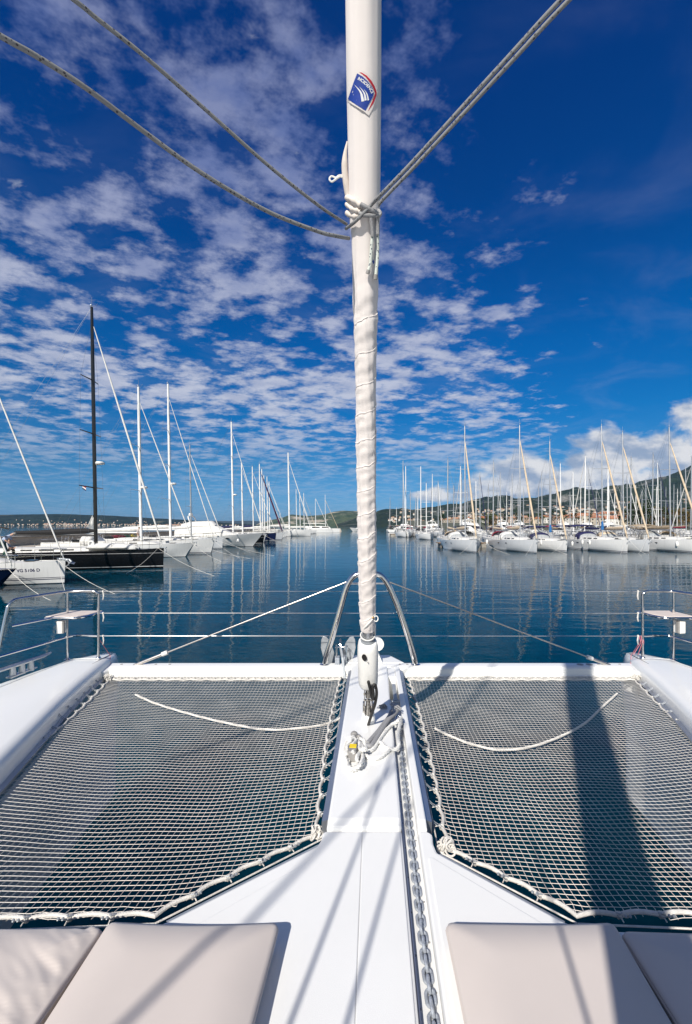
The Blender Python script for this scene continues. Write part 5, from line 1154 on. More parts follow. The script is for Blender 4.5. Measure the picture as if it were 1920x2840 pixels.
def motor_yacht(label, x, y, hd, L=13, Bm=4.2, fb=1.7, hm='plain', cover=None, fly=True, group=None, sc=1.0):
    T = thing('motor_yacht', label, 'motor yacht', (x, y, 0), R(hd), group); rings = []
    bd = lambda t: max(0.02, Bm / 2 * plan(t, .45))
    for i in range(13):
        t = i / 12; xs = -L * t; zs = fb * (1.0 - 0.38 * min(1, t / .8)); b = bd(t); kx = -1.6 * max(0, 1 - t * 2.6)
        half = [(xs, b, zs), (xs + kx * .35, b * (0.72 + .25 * min(1, t * 2)), zs * .62), (xs + kx * .75, max(.012, b * (0.35 + .55 * min(1, t * 1.6))), zs * .25), (xs + kx, max(.01, b * (.15 + .7 * min(1, t * 1.6))), -0.05), (xs + kx, 0, -.45)]
        rings.append([(p[0], -p[1], p[2]) for p in half] + [(p[0], p[1], p[2]) for p in half[-2::-1]])
    mb = MB(); mb.loft(rings, closed=False, cap=False); mb.poly(rings[-1]); hull = mb.build('hull', HM[hm], T, smooth=True, flat_angle=45)
    mb = MB(); mb.loft([[(r_[0][0], r_[0][1] * .98, r_[0][2] - .02), (r_[0][0], 0, r_[0][2] + .08), (r_[0][0], -r_[0][1] * .98, r_[0][2] - .02)] for r_ in rings], closed=False, cap=False); mb.build('deck', M['bdeck'], T, smooth=True)
    mb = MB()
    for s_ in (-1, 1):
        for f in (0.33, 0.42, 0.53): mb.loft([[(-f * L + .30 * math.cos(a), s_ * (bd(f) * .93 + .035), fb * .62 + .09 * math.sin(a)) for a in [k * math.pi / 6 for k in range(12)]], [(-f * L + .30 * math.cos(a), s_ * (bd(f) * .93 - .1), fb * .62 + .09 * math.sin(a)) for a in [k * math.pi / 6 for k in range(12)]]])
    build_each(mb, 'port_light', M['win'], hull)
    def body(secs, m, name, parent):
        rr = []
        for xf, z0_, z1_, w_ in secs: rr.append([(xf, -w_, z0_), (xf, -w_ * .92, z0_ + (z1_ - z0_) * .55), (xf, -w_ * .72, z1_ - .02), (xf, 0, z1_ + .04), (xf, w_ * .72, z1_ - .02), (xf, w_ * .92, z0_ + (z1_ - z0_) * .55), (xf, w_, z0_)])
        b_ = MB(); b_.loft(rr); return b_.build(name, m, parent, smooth=True, flat_angle=50), rr
    w_ = Bm * .40; zc_ = fb * .72; mm = M[cover] if cover else M['plasticw']
    h1 = 1.75 * sc
    sup, rr = body([(-L * .22, zc_ + .1, zc_ + .25, w_ * .5), (-L * .34, zc_, zc_ + .75 * sc, w_ * .8), (-L * .46, zc_ - .05, zc_ + h1 * .97, w_), (-L * .70, zc_ - .1, zc_ + h1, w_), (-L * .86, zc_ - .1, zc_ + h1 * .9, w_ * .97)], mm, 'boat_cover' if cover else 'superstructure', T)
    if not cover:
        mb = MB()
        for a_, b_, lo, hi_ in ((2, 3, .22, .78), (3, 4, .22, .75)):
            for s_ in (0, 1):
                A_, B_ = rr[a_], rr[b_]; i0, i1 = (0, 2) if not s_ else (6, 4); sg = -1 if not s_ else 1
                q = [Vector(A_[i0]).lerp(Vector(A_[i1]), lo + .15), Vector(B_[i0]).lerp(Vector(B_[i1]), lo + .15), Vector(B_[i0]).lerp(Vector(B_[i1]), hi_), Vector(A_[i0]).lerp(Vector(A_[i1]), hi_)]
                q = [p + Vector((0, sg * .10, .02)) for p in q]; mb.poly([q[0].lerp(q[1], .05), q[1].lerp(q[0], .05), q[2].lerp(q[3], .05), q[3].lerp(q[2], .05)])
        A_, B_ = rr[1], rr[2]; q = [Vector(A_[2]).lerp(Vector(B_[2]), .1), Vector(A_[4]).lerp(Vector(B_[4]), .1), Vector(A_[4]).lerp(Vector(B_[4]), .9), Vector(A_[2]).lerp(Vector(B_[2]), .9)]; mb.poly([p + Vector((.03, 0, .06)) for p in q])
        for o in build_each(mb, 'window', M['win'], sup): o.modifiers.new('thickness', 'SOLIDIFY').thickness = 0.02
    if fly:
        z = zc_ + h1; f2, _ = body([(-L * .47, z - .05, z + .15, w_ * .6), (-L * .52, z - .05, z + .75 * sc, w_ * .75), (-L * .72, z - .05, z + .62 * sc, w_ * .8), (-L * .80, z - .05, z + .3, w_ * .75)], mm, 'flybridge_cover' if cover else 'flybridge', T)
        mb = MB(); mb.tube(arc([(-L * .70, -w_ * .8, z + .2), (-L * .73, -w_ * .75, z + 1.3), (-L * .735, 0, z + 1.5), (-L * .73, w_ * .75, z + 1.3), (-L * .70, w_ * .8, z + .2)], 4), 0.09, 6); mb.lathe([(.04, 0), (.3, .05), (.33, .2), (.25, .38), (.05, .42)], (-L * .735, 0, z + 1.52), 12); mb.tube([(-L * .73, .5, z + 1.4), (-L * .76, .55, z + 3.2)], .014, 4); mb.build('radar_arch', M['plasticw'], T, smooth=True)
    mb = MB()
    for s_ in (-1, 1):
        P1 = [Vector((-f * L, s_ * bd(f) * .94, fb * (1 - .38 * min(1, f / .8)))) for f in (0.0, .06, .13, .2, .27, .34, .41)]
        for p in P1: mb.tube([p, p + Vector((0, 0, .7))], .013, 4, cap=False)
        for a, b in zip(P1, P1[1:]): mb.tube([a + Vector((0, 0, .7)), b + Vector((0, 0, .7))], .015, 4, cap=False); mb.tube([a + Vector((0, 0, .35)), b + Vector((0, 0, .35))], .008, 3, cap=False)
    mb.build('guardrail', M['steel'], T); return T
cz_ = motor_yacht('white motor cruiser under a white tarpaulin in the left row', lx(728, 69), 69.5, 0, L=15, Bm=4.6, fb=2.05, cover='cv_white', fly=True, sc=0.95)
fender(lx(660, 67), 67.05, 0.95, 'round white fender on the side of the covered cruiser', r=0.24, l=0.46)

# right front row, bows towards the camera
def ry(u, y): return (u - U0) * y / F
FR = [ # stem u, stem y, label, options
 (1322, 53.0, 'white yacht seen bow-on with tall beige furled headsail, left of the wooden walkway', dict(hood='cv_white', boom='cv_beige', genoa='cv_beige', fb=1.55, Hm=15.9, hm='grey', mooring=((3.5, 3.0), (2.5, -2.8)))),
 (1490, 52.0, 'fender-lined white yacht with white sprayhood, right of the wooden walkway', dict(hood='cv_white', boom='cv_beige', genoa='cv_beige', fb=1.60, Hm=15.8, hm='grey', mooring=((3.5, -2.8), (2.5, 2.6)))),
 (1573, 54.5, 'small navy-hooded white yacht with a blue wrap on its mast', dict(hood='cv_navy', bim='cv_navy', boom=None, genoa='cv_beige', fb=1.40, Hm=14.1, L=11, hm='white', gmain='blue', mooring=((3.0, -3.4),))),
 (1742, 52.5, 'broad navy-hooded white yacht, the widest hull in the right row, blue wrap on its mast', dict(hood='cv_navy', bim='cv_navy', boom=None, genoa='cv_beige', fb=1.60, Hm=15.9, L=13, hm='white', gmain='blue', mooring=((1.5, 1.2), (2.5, -2.4)))),
 (1802, 53.5, 'beige-covered white yacht squeezed between the broad navy-hooded and the grey-hooded yacht', dict(hood='cv_beige', boom='cv_beige', genoa='cv_beige', fb=1.55, Hm=15.2, hm='grey', mooring=((2.5, -3.0),))),
 (1950, 52.0, 'grey-hooded white yacht with tan awning at the right edge', dict(hood='cv_grey', bim='cv_tan', boom='cv_tan', genoa='cv_beige', fb=1.65, Hm=15.6, L=13, hm='white', mooring=((2.5, -3.2),)))]
for u, y, lab, kw in FR:
    yacht(lab, ry(u, y), y, -90, mx=0.40, mast='masts', gr_=0.115, gtop=0.86, group='yachts in the front row on the right', **{**dict(L=12.5, Bm=4.0), **kw})
def fat(u, v, y): p = D(u, v, y); return p
for u, v, y, lab in ((1351, 1503, 57, 'white fender on the far side of the bow-on yacht, beside the walkway'), (1271, 1512, 58, 'white fender at the left quarter of the bow-on yacht'), (1404, 1506, 60.5, 'leftmost white fender on the side of the yacht right of the walkway'), (1417, 1508, 58.5, 'second white fender on the side of the yacht right of the walkway'), (1434, 1508, 57.5, 'third white fender on the side of the yacht right of the walkway'),
                     (1502, 1505, 58, 'white fender at the quarter of the small navy-hooded yacht'), (1588, 1508, 60, 'white fender by the stern of the broad navy-hooded yacht'), (1616, 1504, 58, 'left of two white fenders on the broad navy-hooded yacht'), (1636, 1505, 56.5, 'right of two white fenders on the broad navy-hooded yacht'), (1747, 1506, 57, 'white fender on the yacht with beige boom cover'), (1810, 1505, 59, 'left white fender on the grey-hooded yacht'), (1833, 1501, 58, 'middle white fender on the grey-hooded yacht'), (1878, 1509, 54.5, 'right white fender on the grey-hooded yacht')):
    p = fat(u, v, y); fender(p.x, p.y, p.z, lab)

# rows behind: every mast counted in the photograph; depth from the row it lies in
ROWS = [(75.5, 90, 12), (104, -90, 12), (127, -90, 13), (147, 90, 12), (167, -90, 12), (188, 90, 12)]
taken = {}
BG = [(1118.6, 1278, 127), (1126, 1293, 127), (1167.8, 1293, 127), (1139, 1362, 0), (1154, 1376, 0), (1159, 1376, 0), (1183, 1340, 0), (1199, 1315, 0), (1216, 1335, 0), (1241.6, 1275, 0), (1258, 1347, 0), (1281, 1315, 0), (1321, 1334, 0), (1332, 1313, 0), (1368, 1281, 0), (1354, 1344, 0), (1382, 1363, 0), (1389, 1313, 0), (1421.7, 1313, 0), (1417, 1354, 0), (1524, 1256, 0), (1504, 1311, 0), (1591, 1308, 0), (1622, 1265, 0), (1685, 1280, 0), (1748.6, 1269.6, 0), (1809, 1259, 0), (1826.5, 1283, 0), (1904, 1295, 0), (1916, 1268, 0),
      (1493, 1350, 0), (1528, 1350, 0), (1582, 1365, 0), (1635, 1305, 0), (1722, 1346, 0), (1741, 1317, 0), (1793, 1330, 0), (1820, 1350, 0), (1835, 1334, 0), (1868, 1345, 0), (1890, 1342, 0), (1860, 1362, 0), (1706, 1360, 0), (1655, 1362, 0), (1452, 1352, 0), (1780, 1358, 0), (1846, 1352, 0), (1556, 1285, 0), (1082, 1380, 215), (1100, 1408, 230), (1296, 1345, 0), (1405, 1365, 0), (1438, 1340, 0), (1470, 1366, 0), (1545, 1358, 0), (1610, 1352, 0), (1690, 1340, 0), (1765, 1345, 0), (1878, 1356, 0)]
canv = [('white', 'cv_white'), ('navy', 'cv_navy'), ('beige', 'cv_beige'), ('grey', 'cv_grey'), ('dark red', 'cv_red'), ('tan', 'cv_tan')]
def where(u):
    marks = [(1126, 'the far pale pair'), (1168, 'the second far pale yacht'), (1306, 'the bow-on yacht'), (1449, 'the fender-lined yacht'), (1542, 'the small navy-hooded yacht'), (1671, 'the broad navy-hooded yacht'), (1759, 'the beige-covered yacht'), (1869, 'the grey-hooded yacht')]
    m_ = min(marks, key=lambda k: abs(k[0] - u)); d_ = u - m_[0]
    return m_[1], ('just left of' if -32 < d_ < -8 else 'just right of' if 8 < d_ < 32 else 'behind' if abs(d_) <= 8 else 'well left of' if d_ < 0 else 'well right of')
rn = random.Random(11); seen = set()
for n_, (u, v, yf) in enumerate(BG):
    best = None
    for ry_, hd, L in ROWS:
        if yf and abs(ry_ - yf) > 1: continue
        Hm = CZ + (V0 - v) * ry_ / F; x = (u - U0) * ry_ / F
        if ry_ < 80 and u < 1230: continue
        clash = min([abs(x - o) for o in taken.get(ry_, [])] + [9]); cost = abs(Hm - 15.3) + (0 if clash > 3.9 else (3.9 - clash) * 3)
        if best is None or cost < best[0]: best = (cost, ry_, hd, L, Hm, x)
    if best is None: Hm = CZ + (V0 - v) * yf / F; best = (0, yf, 90, 12, Hm, (u - U0) * yf / F)
    _, ry_, hd, L, Hm, x = best; taken.setdefault(ry_, []).append(x)
    c1, c2, c3 = rn.choice(canv), rn.choice([('no', None)] * 5 + canv[:2] + canv[:1]), rn.choice(canv)
    if n_ in (4,): c2 = ('white', 'cv_white')
    mk, rel = where(u)
    lab = f'far yacht, {c1[0]} boom cover, {c2[0]} headsail, {rel} {mk}'
    if lab in seen: lab = lab.replace('far yacht', "lower far yacht" if v > 1320 else "taller far yacht"); 
    while lab in seen:
        c1 = rn.choice(canv); c2 = rn.choice(canv[:2] + [('no', None)]); lab = f'far yacht, {c1[0]} boom cover, {c2[0]} headsail, {rel} {mk}'
    seen.add(lab)
    sx = x; sy = ry_ + (0.42 * L if hd > 0 else -0.42 * L)
    if n_ in (1, 2): lab = ('far yacht with pale hull, nearest the sail on the right, moored bow-on', 'far yacht with pale hull, second right of the sail, moored bow-on')[n_ - 1]
    yacht(lab, sx, sy, hd, L=L, Bm=3.8, fb=1.45, hm=rn.choice(['white', 'white', 'plain', 'grey']), mast=rn.choice(['masts', 'masts', 'mastw']), Hm=Hm, mx=0.42, mr=0.10 if ry_ < 110 else 0.12, boom=c1[1], genoa=c2[1], gr_=0.075, hood=rn.choice([None, c3[1]]), bim=rn.choice([None, c3[1]]), detail=1 if ry_ < 130 else 0, group='yachts in the rows behind on the right', gtop=rn.choice([0.88, 0.97]))
# dark canopy yacht with open stern
yacht('white yacht showing its open stern under a black arched canopy, left of the bow-on yacht', ry(1246, 84), 81, 90, L=11.5, Bm=4.0, fb=1.5, hm='white', mast='mastw', Hm=CZ + (V0 - 1400) * 74 / F + 6.5, mx=0.45, boom='cv_beige', genoa='cv_white', bim='cv_black', hood='cv_grey', group='yachts in the rows behind on the right')
# motor yachts behind
MY = [(1220, 1462, 155, 'white motor yacht with radar arch behind the far pale yachts', 0), (1302, 1455, 150, 'white motor yacht just left of the beige headsail of the bow-on yacht', 1), (1335, 1460, 110, 'white motor yacht with wide windscreen right of the bow-on yacht', 0), (1405, 1455, 160, 'white motor yacht between the bow-on yacht and the yacht with fenders', 1), (1450, 1450, 175, 'large white motor yacht behind the yacht with the row of fenders', 1), (1575, 1450, 185, 'white motor yacht behind the small navy-hooded yacht', 1), (1640, 1455, 190, 'white motor yacht in front of the orange roofs', 1), (1700, 1455, 180, 'white motor yacht below the big orange roof', 1)]
for u, v, y, lab, big in MY: motor_yacht(lab, ry(u, y), y - 6, -90 if big else -75, L=15 if big else 12.5, Bm=4.8, fb=2.1, fly=True, group='motor yachts behind the right rows', sc=1.15 if big else 0.9)
# distant catamarans and boats out past the end of the rows
for u, v, y, lab, hd in ((878, 1384, 200, 'far white catamaran with one mast, left of the furled sail', 10), (905, 1372, 214, 'far white catamaran with beige headsail, close to the furled sail', 5)):
    x = ry(u, y); T = thing('sailing_catamaran', lab, 'catamaran', (x, y, 0), R(hd), 'far catamarans')
    for s_ in (-1, 1):
        mb = MB(); mb.loft([[(xx, s_ * 2.6 - w_, .0 - .3), (xx, s_ * 2.6 - w_ * 1.1, zt_), (xx, s_ * 2.6 + w_ * 1.1, zt_), (xx, s_ * 2.6 + w_, -.3)] for xx, w_, zt_ in ((6.2, .03, 1.7), (4.5, .5, 1.75), (0, .75, 1.65), (-4.5, .75, 1.5), (-6, .6, .6))]); mb.build('hull', HM['plain'], T, smooth=True)
    mb = MB(); mb.box((-1.5, 0, 1.35), (6.5, 5.2, 0.5)); mb.build('bridge_deck', M['plasticw'], T, bevel=.1)
    mb = MB(); mb.loft([[(xx, -w_, z0_), (xx, -w_ * .8, z1_), (xx, w_ * .8, z1_), (xx, w_, z0_)] for xx, w_, z0_, z1_ in ((2.2, 1.5, 1.6, 1.75), (1.2, 2.2, 1.6, 2.7), (-2.5, 2.3, 1.6, 2.9), (-5, 2.2, 1.9, 2.85))]); cb = mb.build('cabin', M['plasticw'], T, smooth=True)
    mb = MB(); mb.loft([[(1.25, -2.1, 2.1), (1.05, -1.85, 2.5), (1.05, 1.85, 2.5), (1.25, 2.1, 2.1)], [(-2.2, -2.36, 2.15), (-2.2, -2.1, 2.6), (-2.2, 2.1, 2.6), (-2.2, 2.36, 2.15)]]); mb.build('window', M['win'], cb)
    mb = MB(); mb.tube([(-.3, 0, 2.5), (-.5, 0, CZ + (V0 - v) * y / F)], [.14, .09], 6); mb.build('mast', M['mastw'], T); mb = MB(); mb.tube([(-.5, 0, 3.9), (-6, 0, 4.1)], .18, 6); mb.build('boom', M['cv_white'], T); mb = MB(); mb.tube([(5.6, 0, 1.8), (-.4, 0, 15)], .09, 5); mb.build('furled_genoa', M['cv_beige' if u > 890 else 'cv_white'], T)
motor_yacht('far white motor boat at the end of the mole, behind the furled sail', 2.0, 236, 170, L=13, fb=1.9, group='far motor boats'); motor_yacht('far white motor boat alone on the open water right of the sail', ry(1075, 235), 235, 180, L=14, fb=1.9, group='far motor boats')
motor_yacht('far white motor boat moored right of the lone far boat', ry(1095, 228), 228, 160, L=11, fb=1.7, fly=False, group='far motor boats')
# yacht under white sail on the bay
y = 820; x = ry(256, y); T = thing('sailing_yacht', 'lone yacht under white sail out on the bay', 'sailing yacht', (x, y, 0), R(15))
mb = MB(); mb.loft([[(xx, -w_ * .6, -.2), (xx, -w_, zt_), (xx, w_, zt_), (xx, w_ * .6, -.2)] for xx, w_, zt_ in ((8, .05, 1.8), (4, 1.6, 1.6), (-2, 2.1, 1.4), (-8, 1.5, 1.3))]); mb.build('hull', HM['white'], T, smooth=True)
mb = MB(); mb.tube([(1, 0, 1), (.5, 0, 22)], .15, 6); mb.build('mast', M['masts'], T)
mb = MB(); mb.loft([[(.8 - w_ * k / 6, .9 * math.sin(math.pi * k / 6) * min(1, w_ / 5), z) for k in range(7)] for z, w_ in ((2.4, 7.5), (8, 6.0), (14, 3.8), (19, 1.6), (21.5, .3))], closed=False, cap=False); o = mb.build('mainsail', M['cv_white'], T, smooth=True); o.modifiers.new('thickness', 'SOLIDIFY').thickness = .03
mb = MB(); mb.loft([[(7.6 - (7.6 - .9) * z / 20 - w_ * k / 6, 1.1 * math.sin(math.pi * k / 6) * min(1, w_ / 4), z) for k in range(7)] for z, w_ in ((1.9, 6.6), (7, 4.6), (13, 2.4), (18, .3))], closed=False, cap=False); o = mb.build('jib', M['cv_white'], T, smooth=True); o.modifiers.new('thickness', 'SOLIDIFY').thickness = .03
# inflatable tender on the black yacht's deck and life ring
bk = [o for o in bpy.data.objects if o.get('label', '').startswith('long black')][0]
p = D(312, 1517, 33.4); T = thing('inflatable_dinghy', 'upturned pale grey inflatable dinghy on the black yacht foredeck', 'dinghy', (p.x, 33.6, 1.46))
mb = MB(); mb.loft([[(xx, w_ * math.cos(a), h_ * math.sin(a)) for a in [math.pi * k / 10 for k in range(11)]] for xx, w_, h_ in ((1.9, .1, .12), (1.6, .45, .32), (.8, .68, .42), (-.6, .72, .44), (-1.5, .68, .40), (-1.75, .5, .2))], closed=False, cap=False); mb.build('tube', M['cv_white'], T, smooth=True); 
mb = MB(); mb.tube([(1.8, -.2, .06), (0.9, -.70, .08), (-1.6, -.74, .08)], .06, 6); mb.tube([(1.8, .2, .06), (0.9, .70, .08), (-1.6, .74, .08)], .06, 6); mb.build('rubbing_strake', M['cv_grey'], T, smooth=True)
p = D(249, 1506, 33); c = Vector((p.x, 33.2, 1.85)); mb = MB(); mb.tube([c + Vector((.19 * math.cos(a), 0, .19 * math.sin(a))) for a in [k * math.pi / 10 for k in range(21)]], .055, 8, cap=False); o = mb.build('life_ring', M['plasticw'], smooth=True, origin=c); tag(o, 'white life ring standing beside the black mast', 'life ring')
p = D(192, 1550, 25.2); T = thing('bow_roller', 'grey bow roller and anchor gear on the white registered yacht', 'anchor', (lx(180, 25.2), 25.2, 1.3)); mb = MB(); mb.tube([(-.4, 0, .05), (.25, 0, .0), (.38, 0, -.12)], .06, 8); mb.ball((.15, 0, -.02), .11, 8, (1.3, 1, .8)); mb.build('stock', M['galv2'], T, smooth=True); mb = MB(); mb.loft([[(.1, -.02, -.05), (.42, -.25, -.2), (.5, 0, -.28), (.42, .25, -.2)], [(.12, -.02, -.02), (.44, -.25, -.17), (.52, 0, -.25), (.44, .25, -.17)]]); mb.build('fluke', M['galv2'], T)
# small ensign under the black yacht's spreader
p = D(229, 1345, 34); T = thing('courtesy_flag', 'tiny red white and blue flag under the spreader of the black mast', 'flag', tuple(p))
for k, m_ in enumerate(('cv_red', 'cv_white', 'cv_navy')):
    mb = MB(); mb.loft([[(x_ * .07, .03 * math.sin(x_ * 1.3), -.1 * k - .1 * j - .04 * x_) for x_ in range(5)] for j in range(2)], closed=False, cap=False); o = mb.build('stripe', M[m_], T); o.modifiers.new('thickness', 'SOLIDIFY').thickness = .004

for k, (u, m_, lab) in enumerate(((444, 'cv_red', 'pinkish red kayak lying on the quay behind the left row'), (457, 'cv_green', 'green kayak lying on the quay between the red and the yellow one'), (470, 'yellow', 'yellow kayak lying on the quay at the end of the three'))):
    y = 62 + k * 2.2; T = thing('kayak', lab, 'kayak', (-31.0, y, 1.55), R(80 + 9 * k), 'kayaks on the quay')
    mb = MB(); mb.loft([[(xx, w_ * math.cos(a), h_ * math.sin(a) + .12) for a in [k2 * math.pi / 6 for k2 in range(12)]] for xx, w_, h_ in ((-1.6, .03, .03), (-1.1, .22, .16), (0, .36, .22), (1.1, .22, .16), (1.6, .03, .03))]); mb.build('hull', M[m_], T, smooth=True)
    mb = MB(); mb.box((0, 0, .33), (.9, .42, .05)); mb.build('cockpit', M['cv_black'], T, bevel=.02)
# ------------------------------------------------------------------ quays, walls, pontoons
M['conc'] = mat('weathered_concrete', (0.48, 0.42, 0.35), 0.9, col2=(0.34, 0.30, 0.25), vscale=0.6, bump=0.4, bscale=6)
M['conc2'] = mat('pontoon_concrete', (0.40, 0.37, 0.32), 0.9, col2=(0.25, 0.23, 0.20), vscale=1.2, bump=0.3, bscale=8)
M['plank'] = mat('pontoon_planks', (0.30, 0.20, 0.12), 0.85, var=0.35, vscale=3)
mb = MB(); mb.box((-33.5, 120, 0.15), (7, 240, 1.5)); tag(mb.build('quay', M['conc'], bevel=0.05), 'concrete quay behind the left row', None, None, 'structure')
WL = thing('breakwater_wall', 'long pale concrete wall on the quay behind the left row of boats', 'wall', (-37.6, 120, 0.9))
mb = MB(); mb.box((0, 0, 0.45), (1.2, 240, 0.90)); mb.build('wall', M['conc'], WL, bevel=0.03)
mb = MB(); mb.box((0, 0, 0.98), (1.5, 240, 0.16)); mb.build('coping', M['conc2'], WL, bevel=0.03)
mb = MB(); mb.loft([[(-22, 243, -1), (-20, 244, 1.6), (-20, 249, 1.6), (-22, 251, -1)], [(-2, 243, -1), (-3, 244, 1.5), (-3, 249, 1.5), (-2, 251, -1)]]); tag(mb.build('mole', M['conc']), 'low tan stone mole at the harbour mouth', None, None, 'structure')
def pontoon(label, x0, x1, y0, y1):
    T = thing('pontoon', label, 'pontoon', ((x0 + x1) / 2, (y0 + y1) / 2, 0), 0, 'floating pontoons'); w_, d_ = x1 - x0, y1 - y0
    mb = MB(); mb.box((0, 0, 0.62), (w_, d_, 0.10)); mb.build('walkway', M['plank'], T, bevel=0.02)
    mb = MB(); k = -w_ / 2 + 1.5
    while k < w_ / 2: mb.box((k, 0, 0.22), (2.4, d_ * .92, 0.68)); k += 4.2
    build_each(mb, 'float', M['conc2'], T, bevel=0.04)
    mb = MB(); k = -w_ / 2 + 3
    while k < w_ / 2:
        mb = MB(); mb.tube([(k, d_ * .3, .66), (k, d_ * .3, 1.5)], .09, 8); mb.box((k, d_ * .3, 1.55), (.24, .24, .22)); mb.build('service_post', M['plasticw'], T); k += 11
    pass
pontoon('wooden topped floating pontoon behind the front row on the right', 13.5, 75, 66.0, 68.4)
pontoon('second floating pontoon, behind the masts on the right', 24, 130, 111.2, 113.6)
pontoon('third floating pontoon, behind the two far pale yachts', 13, 150, 135.5, 138)
pontoon('farthest floating pontoon below the town', 30, 170, 176, 178.5)
# ------------------------------------------------------------------ town
M['tile'] = mat('terracotta_tiles', (0.46, 0.19, 0.10), 0.85, var=0.35, vscale=0.9, bump=0.3, bscale=5)
M['tile2'] = mat('pale_terracotta_tiles', (0.52, 0.28, 0.17), 0.85, var=0.3, vscale=0.9, bump=0.3, bscale=5)
walls = [mat('wall_' + n, c, 0.9, var=0.12, vscale=0.5) for n, c in (('cream', (0.58, 0.52, 0.42)), ('white', (0.66, 0.64, 0.60)), ('stone', (0.46, 0.41, 0.34)), ('rose', (0.55, 0.42, 0.34)))]
wn = ['cream', 'white', 'stone', 'rose']
def house(label, x, y, z, w_, d_, h_, rz, wi, tile, hip):
    T = thing('house', label, 'house', (x, y, z), rz, 'houses of the town on the right')
    mb = MB(); mb.box((0, 0, h_ / 2 - 1), (w_, d_, h_ + 2)); wl_ = mb.build('wall', walls[wi], T)
    e = .5; rh = d_ * .26; r0 = [(-w_ / 2 - e, -d_ / 2 - e, h_ + .02), (w_ / 2 + e, -d_ / 2 - e, h_ + .02), (w_ / 2 + e, d_ / 2 + e, h_ + .02), (-w_ / 2 - e, d_ / 2 + e, h_ + .02)]; k = d_ * .42 if hip else -e + .5
    a, b = (-w_ / 2 + k - (0 if hip else .5), 0, h_ + rh), (w_ / 2 - k + (0 if hip else .5), 0, h_ + rh)
    mb = MB(); mb.add(r0 + [a, b], [[0, 1, 5, 4], [2, 3, 4, 5], [1, 2, 5], [3, 0, 4], [3, 2, 1, 0]]); rf = mb.build('roof', M[tile], T)
    mb = MB(); mb.box((w_ * .22, d_ * .12, h_ + rh * .9), (.7, .7, 1.5)); mb.build('chimney', walls[1], rf)
    mb = MB()
    for fl in range(max(1, int(h_ / 3))):
        for i in range(max(2, int(w_ / 3))):
            xx = -w_ / 2 + w_ * (i + .5) / max(2, int(w_ / 3)); mb.box((xx, -d_ / 2 - .01, 1.6 + fl * 3), (1.0, .10, 1.35))
        for i in range(2):
            for s_ in (-1, 1): mb.box((s_ * (w_ / 2 + .01), -d_ / 4 + d_ / 2 * i, 1.6 + fl * 3), (.10, 1.0, 1.35))
    build_each(mb, 'window', M['win'], wl_)
rn = random.Random(5); hs_ = []
spec = [(1590, 300, 11, 6), (1612, 330, 12, 7), (1636, 290, 13, 8), (1658, 345, 14, 9), (1680, 300, 16, 10), (1702, 320, 15, 9), (1722, 290, 18, 10), (1745, 340, 13, 9), (1655, 270, 12, 6), (1695, 265, 12, 5), (1732, 262, 12, 6), (1620, 400, 13, 10), (1570, 380, 12, 8), (1545, 330, 11, 6), (1520, 360, 12, 7), (1490, 330, 11, 5), (1800, 430, 12, 10), (1830, 480, 14, 12), (1865, 460, 12, 13), (1770, 500, 13, 12), (1900, 520, 14, 14), (1850, 560, 12, 15), (1380, 360, 11, 5), (1300, 400, 12, 5), (1265, 420, 12, 5), (1240, 430, 10, 4), (1420, 380, 11, 6), (1460, 420, 12, 7), (1345, 430, 12, 6)]
spec = [(u, y * 1.5, w_ * .85, h_) for u, y, w_, h_ in spec] + [(u + rn.uniform(-18, 18), y * 1.5 + rn.uniform(35, 90), 9 + rn.random() * 3, 6 + rn.random() * 3) for u, y, w_, h_ in spec[:14]]
for i, (u, y, w_, h_) in enumerate(spec):
    wi = rn.randrange(4); tl = rn.choice(['tile', 'tile2', 'tile']); hip = rn.random() < .5
    mk, rel = where(u)
    size = 'large' if w_ >= 11.8 else 'small' if w_ <= 9.6 else 'middle-sized'
    lab = f'{size} {wn[wi]} house, {"orange" if tl == "tile" else "pale orange"} {"hipped" if hip else "gabled"} roof, {rel} {mk}'
    while lab in seen: wi = (wi + 1) % 4; hip = not hip; lab = f'{size} {wn[wi]} house, {"orange" if tl == "tile" else "pale orange"} {"hipped" if hip else "gabled"} roof, {rel} {mk}'
    seen.add(lab)
    house(lab, ry(u, y), y, 1.2 + (y - 205) / 120 * 1.6, w_, 9 + rn.random() * 3, h_, rn.uniform(-.5, .5), wi, tl, hip)
# the far shore reads as one speckle of houses
mb = MB(); rn = random.Random(9)
for k in range(900):
    u = rn.choice([rn.uniform(-420, 560), rn.uniform(420, 640), rn.uniform(60, 520)]); y = rn.uniform(3712, 3745) + rn.random() ** 16 * 160; x = ry(u, y) * .93; cl_ = noise.noise(Vector((x * .0035, 0, 2)))
    if cl_ < rn.uniform(-.45, .1): continue
    z = ground_at('island_hill', x, y)
    if z is None: continue
    z = max(z, 0.5); w_ = rn.uniform(4, 10); hh = rn.uniform(3.5, 5.5); mb.cur = rn.randrange(3); mb.box((x, y, z + hh / 2 - 1.5), (w_, 9, hh + 3)); mb.cur = 3; mb.box((x, y, z + hh + .85), (w_ + 1, 10, 1.7), 0, .5)
o = mb.build('far_town', [walls[1], walls[0], walls[2], M['tile2']]); tag(o, 'speckled line of tiny houses along the far shore on the left', 'town', None, 'stuff')
mb = MB()
